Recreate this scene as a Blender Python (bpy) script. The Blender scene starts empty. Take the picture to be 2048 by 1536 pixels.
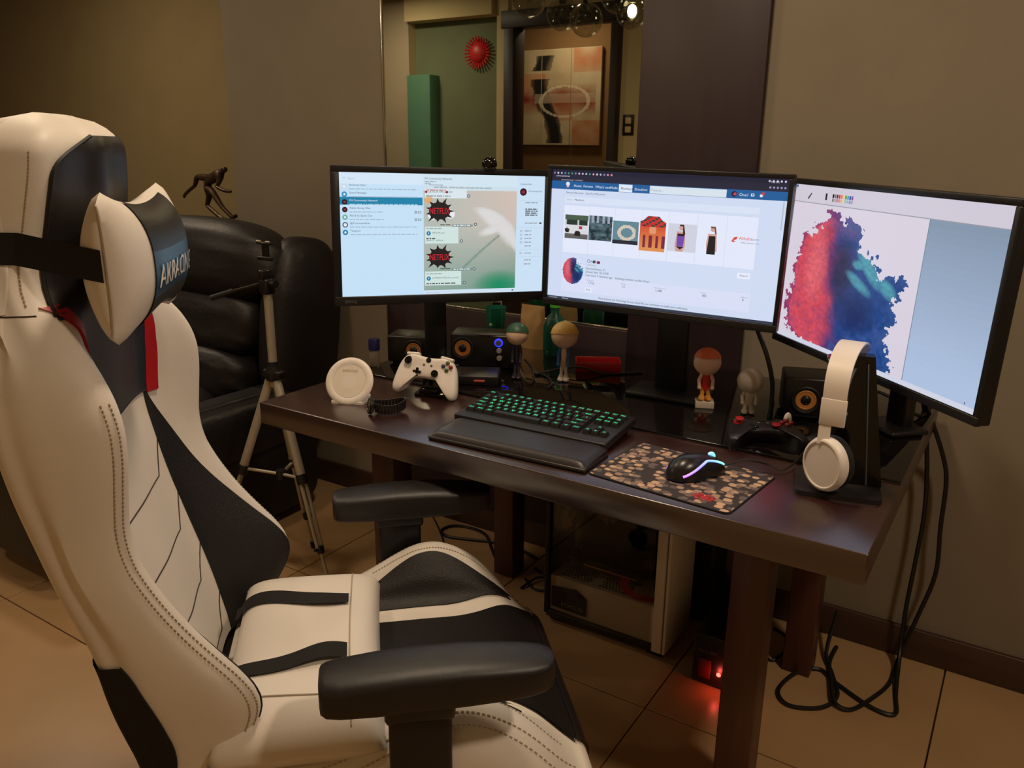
import bpy, bmesh, math, random
from math import sin, cos, pi, radians as rad
from mathutils import Matrix, Vector, Euler
random.seed(7)
SC = bpy.context.scene
COL = SC.collection

# ---------------------------------------------------------------- camera, world, exposure, lights
def look_basis(yaw, pitch, roll):
    fwd = Vector((-sin(yaw)*cos(pitch), cos(yaw)*cos(pitch), sin(pitch)))
    right = Vector((cos(yaw), sin(yaw), 0)); up = right.cross(fwd)
    r = cos(roll)*right + sin(roll)*up; u = -sin(roll)*right + cos(roll)*up
    return r, u, fwd
cam_d = bpy.data.cameras.new('camera'); cam = bpy.data.objects.new('camera', cam_d); COL.objects.link(cam)
r_, u_, f_ = look_basis(0.5699, -0.2819, 0.0105)
cam.matrix_world = Matrix(((r_.x, u_.x, -f_.x, 1.611), (r_.y, u_.y, -f_.y, -1.3183), (r_.z, u_.z, -f_.z, 1.3882), (0, 0, 0, 1)))
cam_d.sensor_fit = 'HORIZONTAL'; cam_d.sensor_width = 36.0; cam_d.lens = 36.0*1626.3/2048
cam_d.clip_start = 0.02
SC.camera = cam
SC.view_settings.view_transform = 'Standard'; SC.view_settings.look = 'None'
SC.view_settings.exposure = 0.0; SC.view_settings.gamma = 1.0; SC.view_settings.use_curve_mapping = False
W = bpy.data.worlds.new('world'); SC.world = W; W.use_nodes = True
W.node_tree.nodes['Background'].inputs[0].default_value = (0.9, 0.72, 0.5, 1)
W.node_tree.nodes['Background'].inputs[1].default_value = 0.02
CEIL = 2.55
WARM = (1.0, 0.79, 0.56); PEND_W = 5.0
CEILING_FILLS = [((0.75, -0.1), 15.0, 'above the middle of the desk'), ((2.35, -0.35), 21.0, 'near the right wall'), ((-0.6, -0.1), 7.5, 'left of the gaming chair'), ((-2.4, 0.5), 16.0, 'over the left recess'), ((-2.8, -1.5), 13.0, 'before the doorway'), ((-1.9, -2.75), 8.0, 'in the hallway')]  # unseen lamps, added and powered to fill areas with warm overhead light
for (lx, ly), pw, wh in CEILING_FILLS:
    ld = bpy.data.lights.new('ceiling_fill_light', 'AREA'); ld.shape = 'DISK'; ld.size = 0.22; ld.energy = pw; ld.color = WARM
    lo = bpy.data.objects.new('ceiling_fill_light', ld); COL.objects.link(lo); lo.location = (lx, ly, CEIL-0.03)

# ---------------------------------------------------------------- colour and materials
def lin(c):
    c = c/255.0
    return c/12.92 if c <= 0.04045 else ((c+0.055)/1.055)**2.4
def L(r, g, b): return (lin(r), lin(g), lin(b), 1.0)
MATS = {}
def M(name, col, rough=0.5, metal=0.0, spec=0.5, noise=0.0, nscale=20.0, bump=0.0, bscale=200.0, coat=0.0, trans=0.0, ior=1.5, sheen=0.0, emit=None, estr=0.0, coatr=0.05):
    m = bpy.data.materials.new(name); m.use_nodes = True; nt = m.node_tree; b = nt.nodes['Principled BSDF']
    c = L(*col) if max(col) > 1.0 else tuple(col)+(1.0,)
    b.inputs['Base Color'].default_value = c
    b.inputs['Roughness'].default_value = rough; b.inputs['Metallic'].default_value = metal
    b.inputs['Specular IOR Level'].default_value = spec; b.inputs['IOR'].default_value = ior
    b.inputs['Coat Weight'].default_value = coat; b.inputs['Coat Roughness'].default_value = coatr
    b.inputs['Transmission Weight'].default_value = trans
    b.inputs['Sheen Weight'].default_value = sheen
    if emit is not None:
        b.inputs['Emission Color'].default_value = L(*emit); b.inputs['Emission Strength'].default_value = estr
    tc = None
    if noise > 0 or bump > 0:
        tc = nt.nodes.new('ShaderNodeTexCoord')
    if noise > 0:
        n = nt.nodes.new('ShaderNodeTexNoise'); n.inputs['Scale'].default_value = nscale; n.inputs['Detail'].default_value = 4
        nt.links.new(tc.outputs['Object'], n.inputs['Vector'])
        rp = nt.nodes.new('ShaderNodeMapRange'); rp.inputs['From Min'].default_value = 0.3; rp.inputs['From Max'].default_value = 0.7
        rp.inputs['To Min'].default_value = 1-noise; rp.inputs['To Max'].default_value = 1+noise
        nt.links.new(n.outputs['Fac'], rp.inputs['Value'])
        mx = nt.nodes.new('ShaderNodeVectorMath'); mx.operation = 'SCALE'; mx.inputs[0].default_value = c[:3]
        nt.links.new(rp.outputs[0], mx.inputs['Scale']); nt.links.new(mx.outputs[0], b.inputs['Base Color'])
    if bump > 0:
        n2 = nt.nodes.new('ShaderNodeTexNoise'); n2.inputs['Scale'].default_value = bscale; n2.inputs['Detail'].default_value = 3
        nt.links.new(tc.outputs['Object'], n2.inputs['Vector'])
        bp = nt.nodes.new('ShaderNodeBump'); bp.inputs['Strength'].default_value = bump; bp.inputs['Distance'].default_value = 0.002
        nt.links.new(n2.outputs['Fac'], bp.inputs['Height']); nt.links.new(bp.outputs[0], b.inputs['Normal'])
    MATS[name] = m
    return m
def stretch_noise(m, scale, dark, vec=(1, 1, 1)):
    """multiply base colour by a stretched noise: wood grain"""
    nt = m.node_tree; b = nt.nodes['Principled BSDF']
    tc = nt.nodes.new('ShaderNodeTexCoord'); mp = nt.nodes.new('ShaderNodeMapping'); mp.inputs['Scale'].default_value = vec
    nt.links.new(tc.outputs['Object'], mp.inputs['Vector'])
    n = nt.nodes.new('ShaderNodeTexNoise'); n.inputs['Scale'].default_value = scale; n.inputs['Detail'].default_value = 6; n.inputs['Distortion'].default_value = 0.6
    nt.links.new(mp.outputs[0], n.inputs['Vector'])
    rp = nt.nodes.new('ShaderNodeMapRange'); rp.inputs['From Min'].default_value = 0.3; rp.inputs['From Max'].default_value = 0.7
    rp.inputs['To Min'].default_value = dark; rp.inputs['To Max'].default_value = 1.15
    nt.links.new(n.outputs['Fac'], rp.inputs['Value'])
    mx = nt.nodes.new('ShaderNodeVectorMath'); mx.operation = 'SCALE'; mx.inputs[0].default_value = b.inputs['Base Color'].default_value[:3]
    nt.links.new(rp.outputs[0], mx.inputs['Scale']); nt.links.new(mx.outputs[0], b.inputs['Base Color'])
def thin_glass(name, tint, gloss=0.6):
    """a thin pane: lets light straight through, reflects by Fresnel"""
    m = bpy.data.materials.new(name); m.use_nodes = True; nt = m.node_tree; nt.nodes.remove(nt.nodes['Principled BSDF'])
    t = nt.nodes.new('ShaderNodeBsdfTransparent'); t.inputs[0].default_value = L(*tint)
    g = nt.nodes.new('ShaderNodeBsdfGlossy'); g.inputs['Roughness'].default_value = 0.03
    lw = nt.nodes.new('ShaderNodeLayerWeight'); lw.inputs['Blend'].default_value = 0.5
    pw = nt.nodes.new('ShaderNodeMath'); pw.operation = 'POWER'; pw.inputs[1].default_value = 3.5; nt.links.new(lw.outputs['Facing'], pw.inputs[0])
    f = nt.nodes.new('ShaderNodeMath'); f.operation = 'MULTIPLY_ADD'; f.inputs[1].default_value = gloss; f.inputs[2].default_value = 0.04; nt.links.new(pw.outputs[0], f.inputs[0])
    x = nt.nodes.new('ShaderNodeMixShader'); nt.links.new(f.outputs[0], x.inputs[0]); nt.links.new(t.outputs[0], x.inputs[1]); nt.links.new(g.outputs[0], x.inputs[2])
    nt.links.new(x.outputs[0], nt.nodes['Material Output'].inputs['Surface'])
    return m
def attr_emit(name, strength):
    m = bpy.data.materials.new(name); m.use_nodes = True; nt = m.node_tree; b = nt.nodes['Principled BSDF']
    a = nt.nodes.new('ShaderNodeAttribute'); a.attribute_name = 'Col'
    b.inputs['Base Color'].default_value = (0.01, 0.01, 0.01, 1); b.inputs['Roughness'].default_value = 0.35
    nt.links.new(a.outputs['Color'], b.inputs['Emission Color']); b.inputs['Emission Strength'].default_value = strength
    return m
def attr_paint(name, rough):
    m = bpy.data.materials.new(name); m.use_nodes = True; nt = m.node_tree; b = nt.nodes['Principled BSDF']
    a = nt.nodes.new('ShaderNodeAttribute'); a.attribute_name = 'Col'
    nt.links.new(a.outputs['Color'], b.inputs['Base Color']); b.inputs['Roughness'].default_value = rough
    return m

# ---------------------------------------------------------------- mesh builder
_boxcache = {}
class MB:
    def __init__(s): s.v = []; s.f = []; s.m = []; s.c = []; s.usecol = False; s.flat = set()
    def add(s, vs, fs, mat=0, col=None, mx=None):
        o = len(s.v)
        if mx is not None: vs = [mx @ Vector(p) for p in vs]
        s.v.extend([tuple(p) for p in vs])
        for i, f in enumerate(fs):
            s.f.append(tuple(o+k for k in f)); s.m.append(mat)
            if col is None: s.c.append((1, 1, 1, 1))
            elif isinstance(col, list): s.c.append(col[i]); s.usecol = True
            else: s.c.append(col); s.usecol = True
        return s
    def box(s, c, d, bev=0.0, mat=0, rot=None, seg=2, mx=None, col=None):
        key = (round(d[0], 5), round(d[1], 5), round(d[2], 5), bev, seg)
        if key not in _boxcache:
            bm = bmesh.new(); bmesh.ops.create_cube(bm, size=1.0)
            for v in bm.verts: v.co = Vector((v.co.x*d[0], v.co.y*d[1], v.co.z*d[2]))
            if bev > 0: bmesh.ops.bevel(bm, geom=bm.edges[:], offset=bev, segments=seg, affect='EDGES', profile=0.5)
            bm.verts.index_update()
            _boxcache[key] = ([v.co.copy() for v in bm.verts], [[v.index for v in f.verts] for f in bm.faces]); bm.free()
        vs, fs = _boxcache[key]
        T = Matrix.Translation(c)
        if rot is not None: T = T @ Euler(rot).to_matrix().to_4x4()
        if mx is not None: T = mx @ T
        n0 = len(s.f); s.add([T @ p for p in vs], fs, mat, col)
        for k, f in enumerate(fs):
            if len(f) == 4 and max((vs[f[1]]-vs[f[0]]).length, (vs[f[2]]-vs[f[1]]).length) > bev*2.2 and min((vs[f[1]]-vs[f[0]]).length, (vs[f[2]]-vs[f[1]]).length) > bev*1.05: s.flat.add(n0+k)
        return s
    def tube(s, path, r, n=8, mat=0, closed=False, mx=None, caps=True):
        P = [Vector(p) for p in path]; N = len(P)
        R = r if isinstance(r, (list, tuple)) else [r]*N
        vs = []; fs = []; prev = None
        for i in range(N):
            if closed: t = P[(i+1) % N]-P[i-1]
            else: t = P[min(i+1, N-1)]-P[max(i-1, 0)]
            if t.length < 1e-9: t = Vector((0, 0, 1))
            t.normalize()
            if prev is None:
                a = Vector((0, 0, 1)) if abs(t.z) < 0.9 else Vector((1, 0, 0)); x = t.cross(a).normalized()
            else:
                x = prev-t*prev.dot(t)
                x = x.normalized() if x.length > 1e-6 else t.orthogonal().normalized()
            prev = x; y = t.cross(x)
            for k in range(n):
                a = 2*pi*k/n; vs.append(P[i]+R[i]*(cos(a)*x+sin(a)*y))
        M_ = N if closed else N-1
        for i in range(M_):
            j = (i+1) % N
            for k in range(n): fs.append((i*n+k, i*n+(k+1) % n, j*n+(k+1) % n, j*n+k))
        if caps and not closed: fs.append(tuple(range(n-1, -1, -1))); fs.append(tuple((N-1)*n+k for k in range(n)))
        return s.add(vs, fs, mat, None, mx)
    def lathe(s, prof, n=24, mat=0, mx=None, sx=1.0, sy=1.0):
        """profile [(r,z)...] about Z"""
        vs = []; fs = []
        for r, z in prof:
            for k in range(n): a = 2*pi*k/n; vs.append((r*cos(a)*sx, r*sin(a)*sy, z))
        for i in range(len(prof)-1):
            for k in range(n): fs.append((i*n+k, i*n+(k+1) % n, (i+1)*n+(k+1) % n, (i+1)*n+k))
        if prof[0][0] > 1e-6: fs.append(tuple(range(n-1, -1, -1)))
        if prof[-1][0] > 1e-6: fs.append(tuple((len(prof)-1)*n+k for k in range(n)))
        return s.add(vs, fs, mat, None, mx)
    def grid(s, fn, nu, nv, mat=0, mx=None, colfn=None, wrapu=False):
        vs = []; fs = []; cs = []
        for j in range(nv+1):
            for i in range(nu+1): vs.append(fn(i/nu, j/nv))
        for j in range(nv):
            for i in range(nu):
                a = j*(nu+1)+i; fs.append((a, a+1, a+nu+2, a+nu+1))
                if colfn: cs.append(colfn((i+.5)/nu, (j+.5)/nv))
        return s.add(vs, fs, mat, cs if colfn else None, mx)
    def prism(s, poly, y0, y1, mat=0, mx=None, col=None):
        """poly in XZ, extruded along Y"""
        n = len(poly); vs = [(x, y0, z) for x, z in poly]+[(x, y1, z) for x, z in poly]
        fs = [tuple(range(n)), tuple(range(2*n-1, n-1, -1))]+[(i, i+n, (i+1) % n+n, (i+1) % n) for i in range(n)]
        return s.add(vs, fs, mat, col, mx)
    def slab(s, poly, z0, z1, mat=0, mx=None, col=None):
        """poly in XY, extruded along Z"""
        n = len(poly); vs = [(x, y, z0) for x, y in poly]+[(x, y, z1) for x, y in poly]
        fs = [tuple(range(n-1, -1, -1)), tuple(range(n, 2*n))]+[(i, (i+1) % n, (i+1) % n+n, i+n) for i in range(n)]
        return s.add(vs, fs, mat, col, mx)
    def ball(s, c, r, n=16, m=10, mat=0, mx=None):
        rr = r if isinstance(r, (tuple, list)) else (r, r, r)
        vs = []; fs = []
        for j in range(m+1):
            th = pi*j/m
            for k in range(n): a = 2*pi*k/n; vs.append((c[0]+rr[0]*sin(th)*cos(a), c[1]+rr[1]*sin(th)*sin(a), c[2]-rr[2]*cos(th)))
        for j in range(m):
            for k in range(n): fs.append((j*n+k, j*n+(k+1) % n, (j+1)*n+(k+1) % n, (j+1)*n+k))
        return s.add(vs, fs, mat, None, mx)
    def mesh(s, name, mats, smooth=50):
        me = bpy.data.meshes.new(name); me.from_pydata(s.v, [], s.f)
        for m in (mats if isinstance(mats, (list, tuple)) else [mats]): me.materials.append(m)
        me.polygons.foreach_set('material_index', s.m)
        if s.usecol:
            ca = me.color_attributes.new('Col', 'FLOAT_COLOR', 'CORNER'); data = []
            for f, c in zip(s.f, s.c): data.extend(list(c)*len(f))
            ca.data.foreach_set('color', data)
        me.validate(clean_customdata=False)
        bm = bmesh.new(); bm.from_mesh(me); bmesh.ops.remove_doubles(bm, verts=bm.verts, dist=1e-6)
        if not s.usecol: bmesh.ops.recalc_face_normals(bm, faces=bm.faces)
        bm.to_mesh(me); bm.free()
        if smooth:
            fl = len(me.polygons) == len(s.f)
            me.polygons.foreach_set('use_smooth', [not (fl and i in s.flat) for i in range(len(me.polygons))]); me.set_sharp_from_angle(angle=rad(smooth))
        return me
def part(name, mb, mats, parent, smooth=50, kind=None, label=None):
    me = mb.mesh(name, mats, smooth) if isinstance(mb, MB) else mb
    o = bpy.data.objects.new(name, me); COL.objects.link(o)
    if parent is not None: o.parent = parent
    if kind: o['kind'] = kind
    if label: o['label'] = label
    return o
def thing(name, label, cat, loc=(0, 0, 0), rz=0.0, group=None):
    o = bpy.data.objects.new(name, None); COL.objects.link(o); o.location = loc; o.rotation_euler = (0, 0, rz)
    o.empty_display_size = 0.05
    o['label'] = label; o['category'] = cat
    if group: o['group'] = group
    return o
def solo(name, mb, mats, label, cat, loc=(0, 0, 0), rz=0.0, group=None, smooth=50):
    o = part(name, mb, mats, None, smooth); o.location = loc; o.rotation_euler = (0, 0, rz)
    o['label'] = label; o['category'] = cat
    if group: o['group'] = group
    return o
def struct(name, mb, mats, smooth=50):
    o = part(name, mb, mats, None, smooth); o['kind'] = 'structure'; return o
def CR(pts, u):
    """Catmull-Rom through pts, u in [0,len-1]"""
    n = len(pts)-1; i = min(int(u), n-1); f = u-i
    p0 = pts[max(i-1, 0)]; p1 = pts[i]; p2 = pts[i+1]; p3 = pts[min(i+2, n)]
    return tuple(0.5*((2*b)+(-a+c)*f+(2*a-5*b+4*c-d)*f*f+(-a+3*b-3*c+d)*f**3) for a, b, c, d in zip(p0, p1, p2, p3))
def smooth_path(pts, k=6):
    return [CR(pts, i/k) for i in range((len(pts)-1)*k+1)]
def interp(x, xs, ys):
    if x <= xs[0]: return ys[0]
    for i in range(len(xs)-1):
        if x <= xs[i+1]:
            f = (x-xs[i])/(xs[i+1]-xs[i]); return ys[i]+(ys[i+1]-ys[i])*f
    return ys[-1]
def sinterp(x, xs, ys):
    """smooth interpolation (average of shifted linear samples)"""
    d = 0.018
    return sum(interp(x+k*d, xs, ys) for k in (-2, -1, 0, 1, 2))/5
_tcache = {}
def text_geo(body, size):
    """filled text outlines: verts (x,y) with left baseline origin, faces, width"""
    if body not in _tcache:
        cu = bpy.data.curves.new('txt', 'FONT'); cu.body = body; cu.size = 1.0; cu.resolution_u = 2
        ob = bpy.data.objects.new('txt', cu); me = ob.to_mesh()
        vs = [tuple(v.co) for v in me.vertices]; fs = [tuple(p.vertices) for p in me.polygons]
        ob.to_mesh_clear(); bpy.data.objects.remove(ob); bpy.data.curves.remove(cu)
        _tcache[body] = (vs, fs, max([v[0] for v in vs] or [0]))
    vs, fs, w = _tcache[body]
    return [(v[0]*size, v[1]*size) for v in vs], fs, w*size
def noise2(x, y, seed=0):
    def h(i, j):
        n = (i*374761393+j*668265263+seed*1442695041) & 0xffffffff
        n = ((n ^ (n >> 13))*1274126177) & 0xffffffff
        return ((n ^ (n >> 16)) & 0xffff)/65535.0
    i, j = math.floor(x), math.floor(y); fx, fy = x-i, y-j
    fx = fx*fx*(3-2*fx); fy = fy*fy*(3-2*fy)
    return (h(i, j)*(1-fx)+h(i+1, j)*fx)*(1-fy)+(h(i, j+1)*(1-fx)+h(i+1, j+1)*fx)*fy
def fbm(x, y, seed=0, o=4):
    a = 0.5; t = 0; s = 0
    for k in range(o): t += a*noise2(x, y, seed+k*17); s += a; a *= 0.5; x *= 2; y *= 2
    return t/s
def mixc(a, b, f):
    f = max(0, min(1, f)); return tuple(a[i]+(b[i]-a[i])*f for i in range(4))
# ---------------------------------------------------------------- materials
leather_white = M('white_leather', (222, 214, 204), 0.48, noise=0.03, nscale=6, bump=0.12, bscale=900)
leather_black = M('black_leather', (26, 23, 23), 0.42, noise=0.12, nscale=10, bump=0.2, bscale=700)
leather_navy = M('navy_leather', (26, 34, 46), 0.45, noise=0.1, nscale=8, bump=0.15, bscale=700)
leather_red = M('red_leather', (176, 22, 28), 0.42, noise=0.05, bump=0.1, bscale=700)
perforated = M('perforated_black_leather', (20, 16, 15), 0.5, noise=0.25, nscale=500, bump=0.6, bscale=420)
thread_grey = M('grey_thread', (170, 158, 140), 0.8, noise=0.1)
seam_dark = M('dark_seam', (58, 46, 46), 0.8, noise=0.1)
webbing = M('black_webbing', (17, 14, 13), 0.85, noise=0.15, nscale=300, bump=0.5, bscale=500)
plastic_black = M('black_plastic', (22, 21, 23), 0.38, noise=0.05, bump=0.05, bscale=800)
plastic_matte = M('matte_black_plastic', (28, 25, 26), 0.42, noise=0.08, nscale=40, bump=0.15, bscale=900)
plastic_gloss = M('glossy_black_plastic', (10, 10, 12), 0.12, noise=0.03)
rubber = M('black_rubber', (15, 14, 14), 0.6, noise=0.1)
plastic_white = M('white_plastic', (226, 216, 206), 0.42, noise=0.02)
plastic_grey = M('grey_plastic', (92, 92, 96), 0.4, noise=0.04)
metal_silver = M('brushed_aluminium', (186, 178, 162), 0.36, metal=0.4, noise=0.04, nscale=60)
metal_dark = M('dark_metal', (58, 54, 52), 0.35, metal=0.8, noise=0.06)
steel_white = M('white_painted_steel', (222, 212, 196), 0.4, noise=0.03)
glass_clear = thin_glass('clear_glass', (236, 236, 230), 0.4)
glass_tint = thin_glass('smoked_glass', (236, 233, 228), 0.4)
wall_olive = M('olive_wall_paint', (128, 117, 100), 0.85, noise=0.04, nscale=5, bump=0.1, bscale=160)
wall_recess_m = M('dark_olive_wall_paint', (132, 116, 80), 0.85, noise=0.04, nscale=5, bump=0.1, bscale=160)
wall_cream = M('cream_wall_paint', (206, 186, 142), 0.85, noise=0.03, nscale=5)
wall_green = M('sage_wall_paint', (112, 120, 92), 0.85, noise=0.05, nscale=6)
wall_teal = M('teal_paint', (84, 128, 104), 0.7, noise=0.04, nscale=8)
wall_brown = M('brown_wall_paint', (126, 92, 56), 0.85, noise=0.04, nscale=5)
ceil_m = M('white_ceiling_paint', (225, 215, 198), 0.9, noise=0.02)
wood_panel = M('dark_wood_panel', (44, 28, 32), 0.5, noise=0)
stretch_noise(wood_panel, 3.0, 0.75, (6, 6, 0.6))
wood_trim = M('dark_wood_trim', (66, 44, 34), 0.5); stretch_noise(wood_trim, 4.0, 0.75, (0.6, 6, 6))
wood_desk = M('dark_lacquered_wood', (46, 19, 14), 0.27, ior=2.1); stretch_noise(wood_desk, 4.0, 0.7, (1.0, 9, 9))
wood_leg = M('dark_leg_wood', (74, 40, 32), 0.4); stretch_noise(wood_leg, 4.0, 0.75, (9, 9, 1))
glass_desk = M('black_glass', (16, 13, 13), 0.03, ior=1.6)
mirror_m = M('mirror_silver', (205, 212, 200), 0.012, metal=1.0)
chrome = M('chrome_strip', (230, 225, 215), 0.15, metal=1.0)
tile_m = M('tan_floor_tile', (172, 138, 98), 0.34, noise=0.08, nscale=3.0, bump=0.05, bscale=60)
grout = M('brown_grout', (84, 62, 42), 0.9, noise=0.1)
upholstery_black = M('worn_black_leather', (20, 17, 18), 0.52, noise=0.2, nscale=4, bump=0.5, bscale=60)
bronze = M('dark_bronze', (78, 62, 48), 0.4, metal=0.7, noise=0.25, nscale=30, bump=0.6, bscale=90)
cable_m = M('black_cable', (16, 15, 15), 0.5, noise=0.08)
screen_m = attr_emit('lit_screen', 1.0)
paint_m = attr_paint('printed_ink', 0.55)

# ---------------------------------------------------------------- room shell
YW = 1.005
b = MB(); b.box((1.0, 0.0, -0.06), (14, 9, 0.1), mat=0)
floor = struct('floor', b, grout)
T = 0.637; G = 0.004
tb = MB(); tb.box((0, 0, -0.005), (T-G, T-G, 0.01), bev=0.0012, seg=1)
tile_mesh = tb.mesh('tile', tile_m, 30)
wide_tile = MB().box((0, 0, -0.005), (2*T-G, T-G, 0.01), bev=0.0012, seg=1).mesh('wide_tile', tile_m, 30)
for i in range(-5, 5):
    for j in range(-4, 4):
        cx = 0.9413+T*(i+0.5); cy = -0.2572+T*(j-0.0)+T*0.5-T
        if cy < -.2572 and i in (-3, -2):
            if i == -3: part('tile', wide_tile, None, floor).location = (cx+T/2, cy, 0)
            continue
        part('tile', tile_mesh, None, floor).location = (cx, cy, 0)
b = MB(); b.box((1.0, -1.0, CEIL+0.05), (14, 7.5, 0.1)); struct('ceiling', b, ceil_m)
b = MB(); b.box(((-1.27+3.4)/2, YW+0.31, CEIL/2), (3.4+1.27, 0.62, CEIL)); struct('wall_back', b, wall_olive)
b = MB(); b.box((-3.3, 1.75, CEIL/2), (4.1, 0.2, CEIL)); struct('wall_recess', b, wall_recess_m)
b = MB(); b.box((3.45, -1.0, CEIL/2), (0.1, 6, CEIL)); struct('wall_right', b, wall_olive)
b = MB(); b.box((-5.3, -1.0, CEIL/2), (0.1, 6, CEIL)); struct('wall_left', b, wall_olive)
# wall behind the camera, with a doorway (seen only in the mirror)
YO = -2.2
b = MB()
b.box((-4.12, YO-0.06, CEIL/2), (2.37, 0.12, CEIL)); b.box((1.2, YO-0.06, CEIL/2), (4.47, 0.12, CEIL))
b.box((-1.5, YO-0.06, 2.46), (1.1, 0.12, 0.18)); b.box((-2.022, YO-0.05, CEIL/2), (0.10, 0.14, CEIL))
b.box((-2.515, YO-0.02, 2.45), (0.84, 0.16, 0.2))
struct('wall_front', b, wall_cream)
b = MB(); b.box((-2.515, YO-0.11, 1.175), (0.84, 0.06, 2.35)); struct('wall_alcove', b, wall_green)
b = MB(); b.box((-2.815, YO-0.02, 0.975), (0.235, 0.14, 1.95), bev=0.004); struct('pillar_1', b, wall_teal)
b = MB(); b.box((-4.0, YO+0.006, CEIL/2), (2.13, 0.012, CEIL)); struct('trim_1', b, M('taupe_wall_paint', (176, 158, 134), .85, noise=.03, nscale=4))
df = thing('door_frame', 'dark wooden door frame reflected in the wall mirror', 'door frame', (-1.465, YO, 0)); 
for dx, w in ((-0.463, 0.085), (0.402, 0.056)):
    b = MB(); b.box((dx, 0.0, 1.12), (w, 0.16, 2.24), bev=0.004); part('jamb', b, wood_panel, df)
b = MB(); b.box((-0.04, 0.0, 2.30), (0.99, 0.15, 0.12), bev=0.004); part('lintel', b, wood_panel, df)
b = MB(); b.box((-1.9, -3.26, CEIL/2), (3.4, 0.1, CEIL)); struct('wall_hallway', b, wall_brown)
b = MB(); b.box((-3.5, -2.75, CEIL/2), (0.1, 0.95, CEIL)); b.box((-0.3, -2.75, CEIL/2), (0.1, 0.95, CEIL)); struct('wall_hallway_side', b, wall_cream)
b = MB(); b.box((1.06, YW-0.007, 0.0485), (4.66, 0.014, 0.097), bev=0.003); struct('baseboard_back', b, wood_trim)
b = MB(); b.box((-3.3, 1.643, 0.0485), (4.06, 0.014, 0.097), bev=0.003); struct('baseboard_recess', b, wood_trim)
# dark wood panelling under and right of the mirror
b = MB(); b.box((0.7445, YW-0.011, 1.323), (0.361, 0.022, 2.454), bev=0.002); b.box((0.067, YW-0.011, 0.468), (0.994, 0.022, 0.742), bev=0.002)
struct('wall_panelling', b, wood_panel)
for (lx, ly), pw, wh in CEILING_FILLS:  # fixture bodies for the added fill lamps
    cl = thing('added_ceiling_light', 'added round ceiling fill light '+wh, 'light', (lx, ly, CEIL), 0, 'added ceiling fill lights')
    b = MB(); b.lathe([(0.11, -0.012), (0.135, -0.012), (0.14, 0.0), (0.11, 0.0), (0.11, -0.012)], 32); part('rim', b, metal_silver, cl)
    b = MB(); b.lathe([(0.0, -0.006), (0.109, -0.006)], 32)
    part('diffuser', b, M('lit_diffuser', (255, 220, 170), 0.5, emit=(255, 200, 130), estr=6.0), cl)
# mirror
mr = thing('wall_mirror', 'tall mirror with thin silver edge on the wall behind the monitors', 'mirror', (0.072, YW, 0.84))
b = MB(); b.box((0, -0.006, 0.78), (0.984, 0.012, 1.56)); part('glass', b, mirror_m, mr)
for sx in (-1, 1):
    b = MB(); b.box((sx*0.4925, -0.009, 0.78), (0.005, 0.018, 1.56), bev=0.0015); part('edge_strip', b, chrome, mr)
b = MB(); b.box((0, -0.009, 0.003), (0.984, 0.018, 0.006), bev=0.0015); part('edge_strip', b, chrome, mr)

# ---------------------------------------------------------------- desk
ZT = 0.76; DL = 1.458; DW = 0.97
dk = thing('desk', 'long dark brown lacquered wooden desk under the three monitors', 'desk', (DL/2, DW/2, 0))
b = MB(); b.box((0, 0, ZT-0.029), (DL, DW, 0.058), bev=0.003); part('tabletop', b, wood_desk, dk)
b = MB(); b.box((0, 0.173, ZT+0.003), (DL-0.004, DW-0.35, 0.006), bev=0.001); part('glass_top', b, glass_desk, dk)
lg = MB(); lg.box((0, 0, 0.351), (0.0746, 0.0746, 0.702), bev=0.003); lgm = lg.mesh('leg', wood_leg)
for x in (0.2249+0.0373, 1.1924+0.0373):
    for y in (0.1641+0.0373, 0.7419+0.0373):
        part('leg', lgm, None, dk).location = (x-DL/2, y-DW/2, 0)
ZG = ZT+0.006   # top of the glass
for y in (0.1641+0.0373, 0.7419+0.0373):
    b = MB(); b.box((0.0, y-DW/2, 0.672), (0.90, 0.022, 0.06), bev=0.002); part('apron', b, wood_leg, dk)
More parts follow.
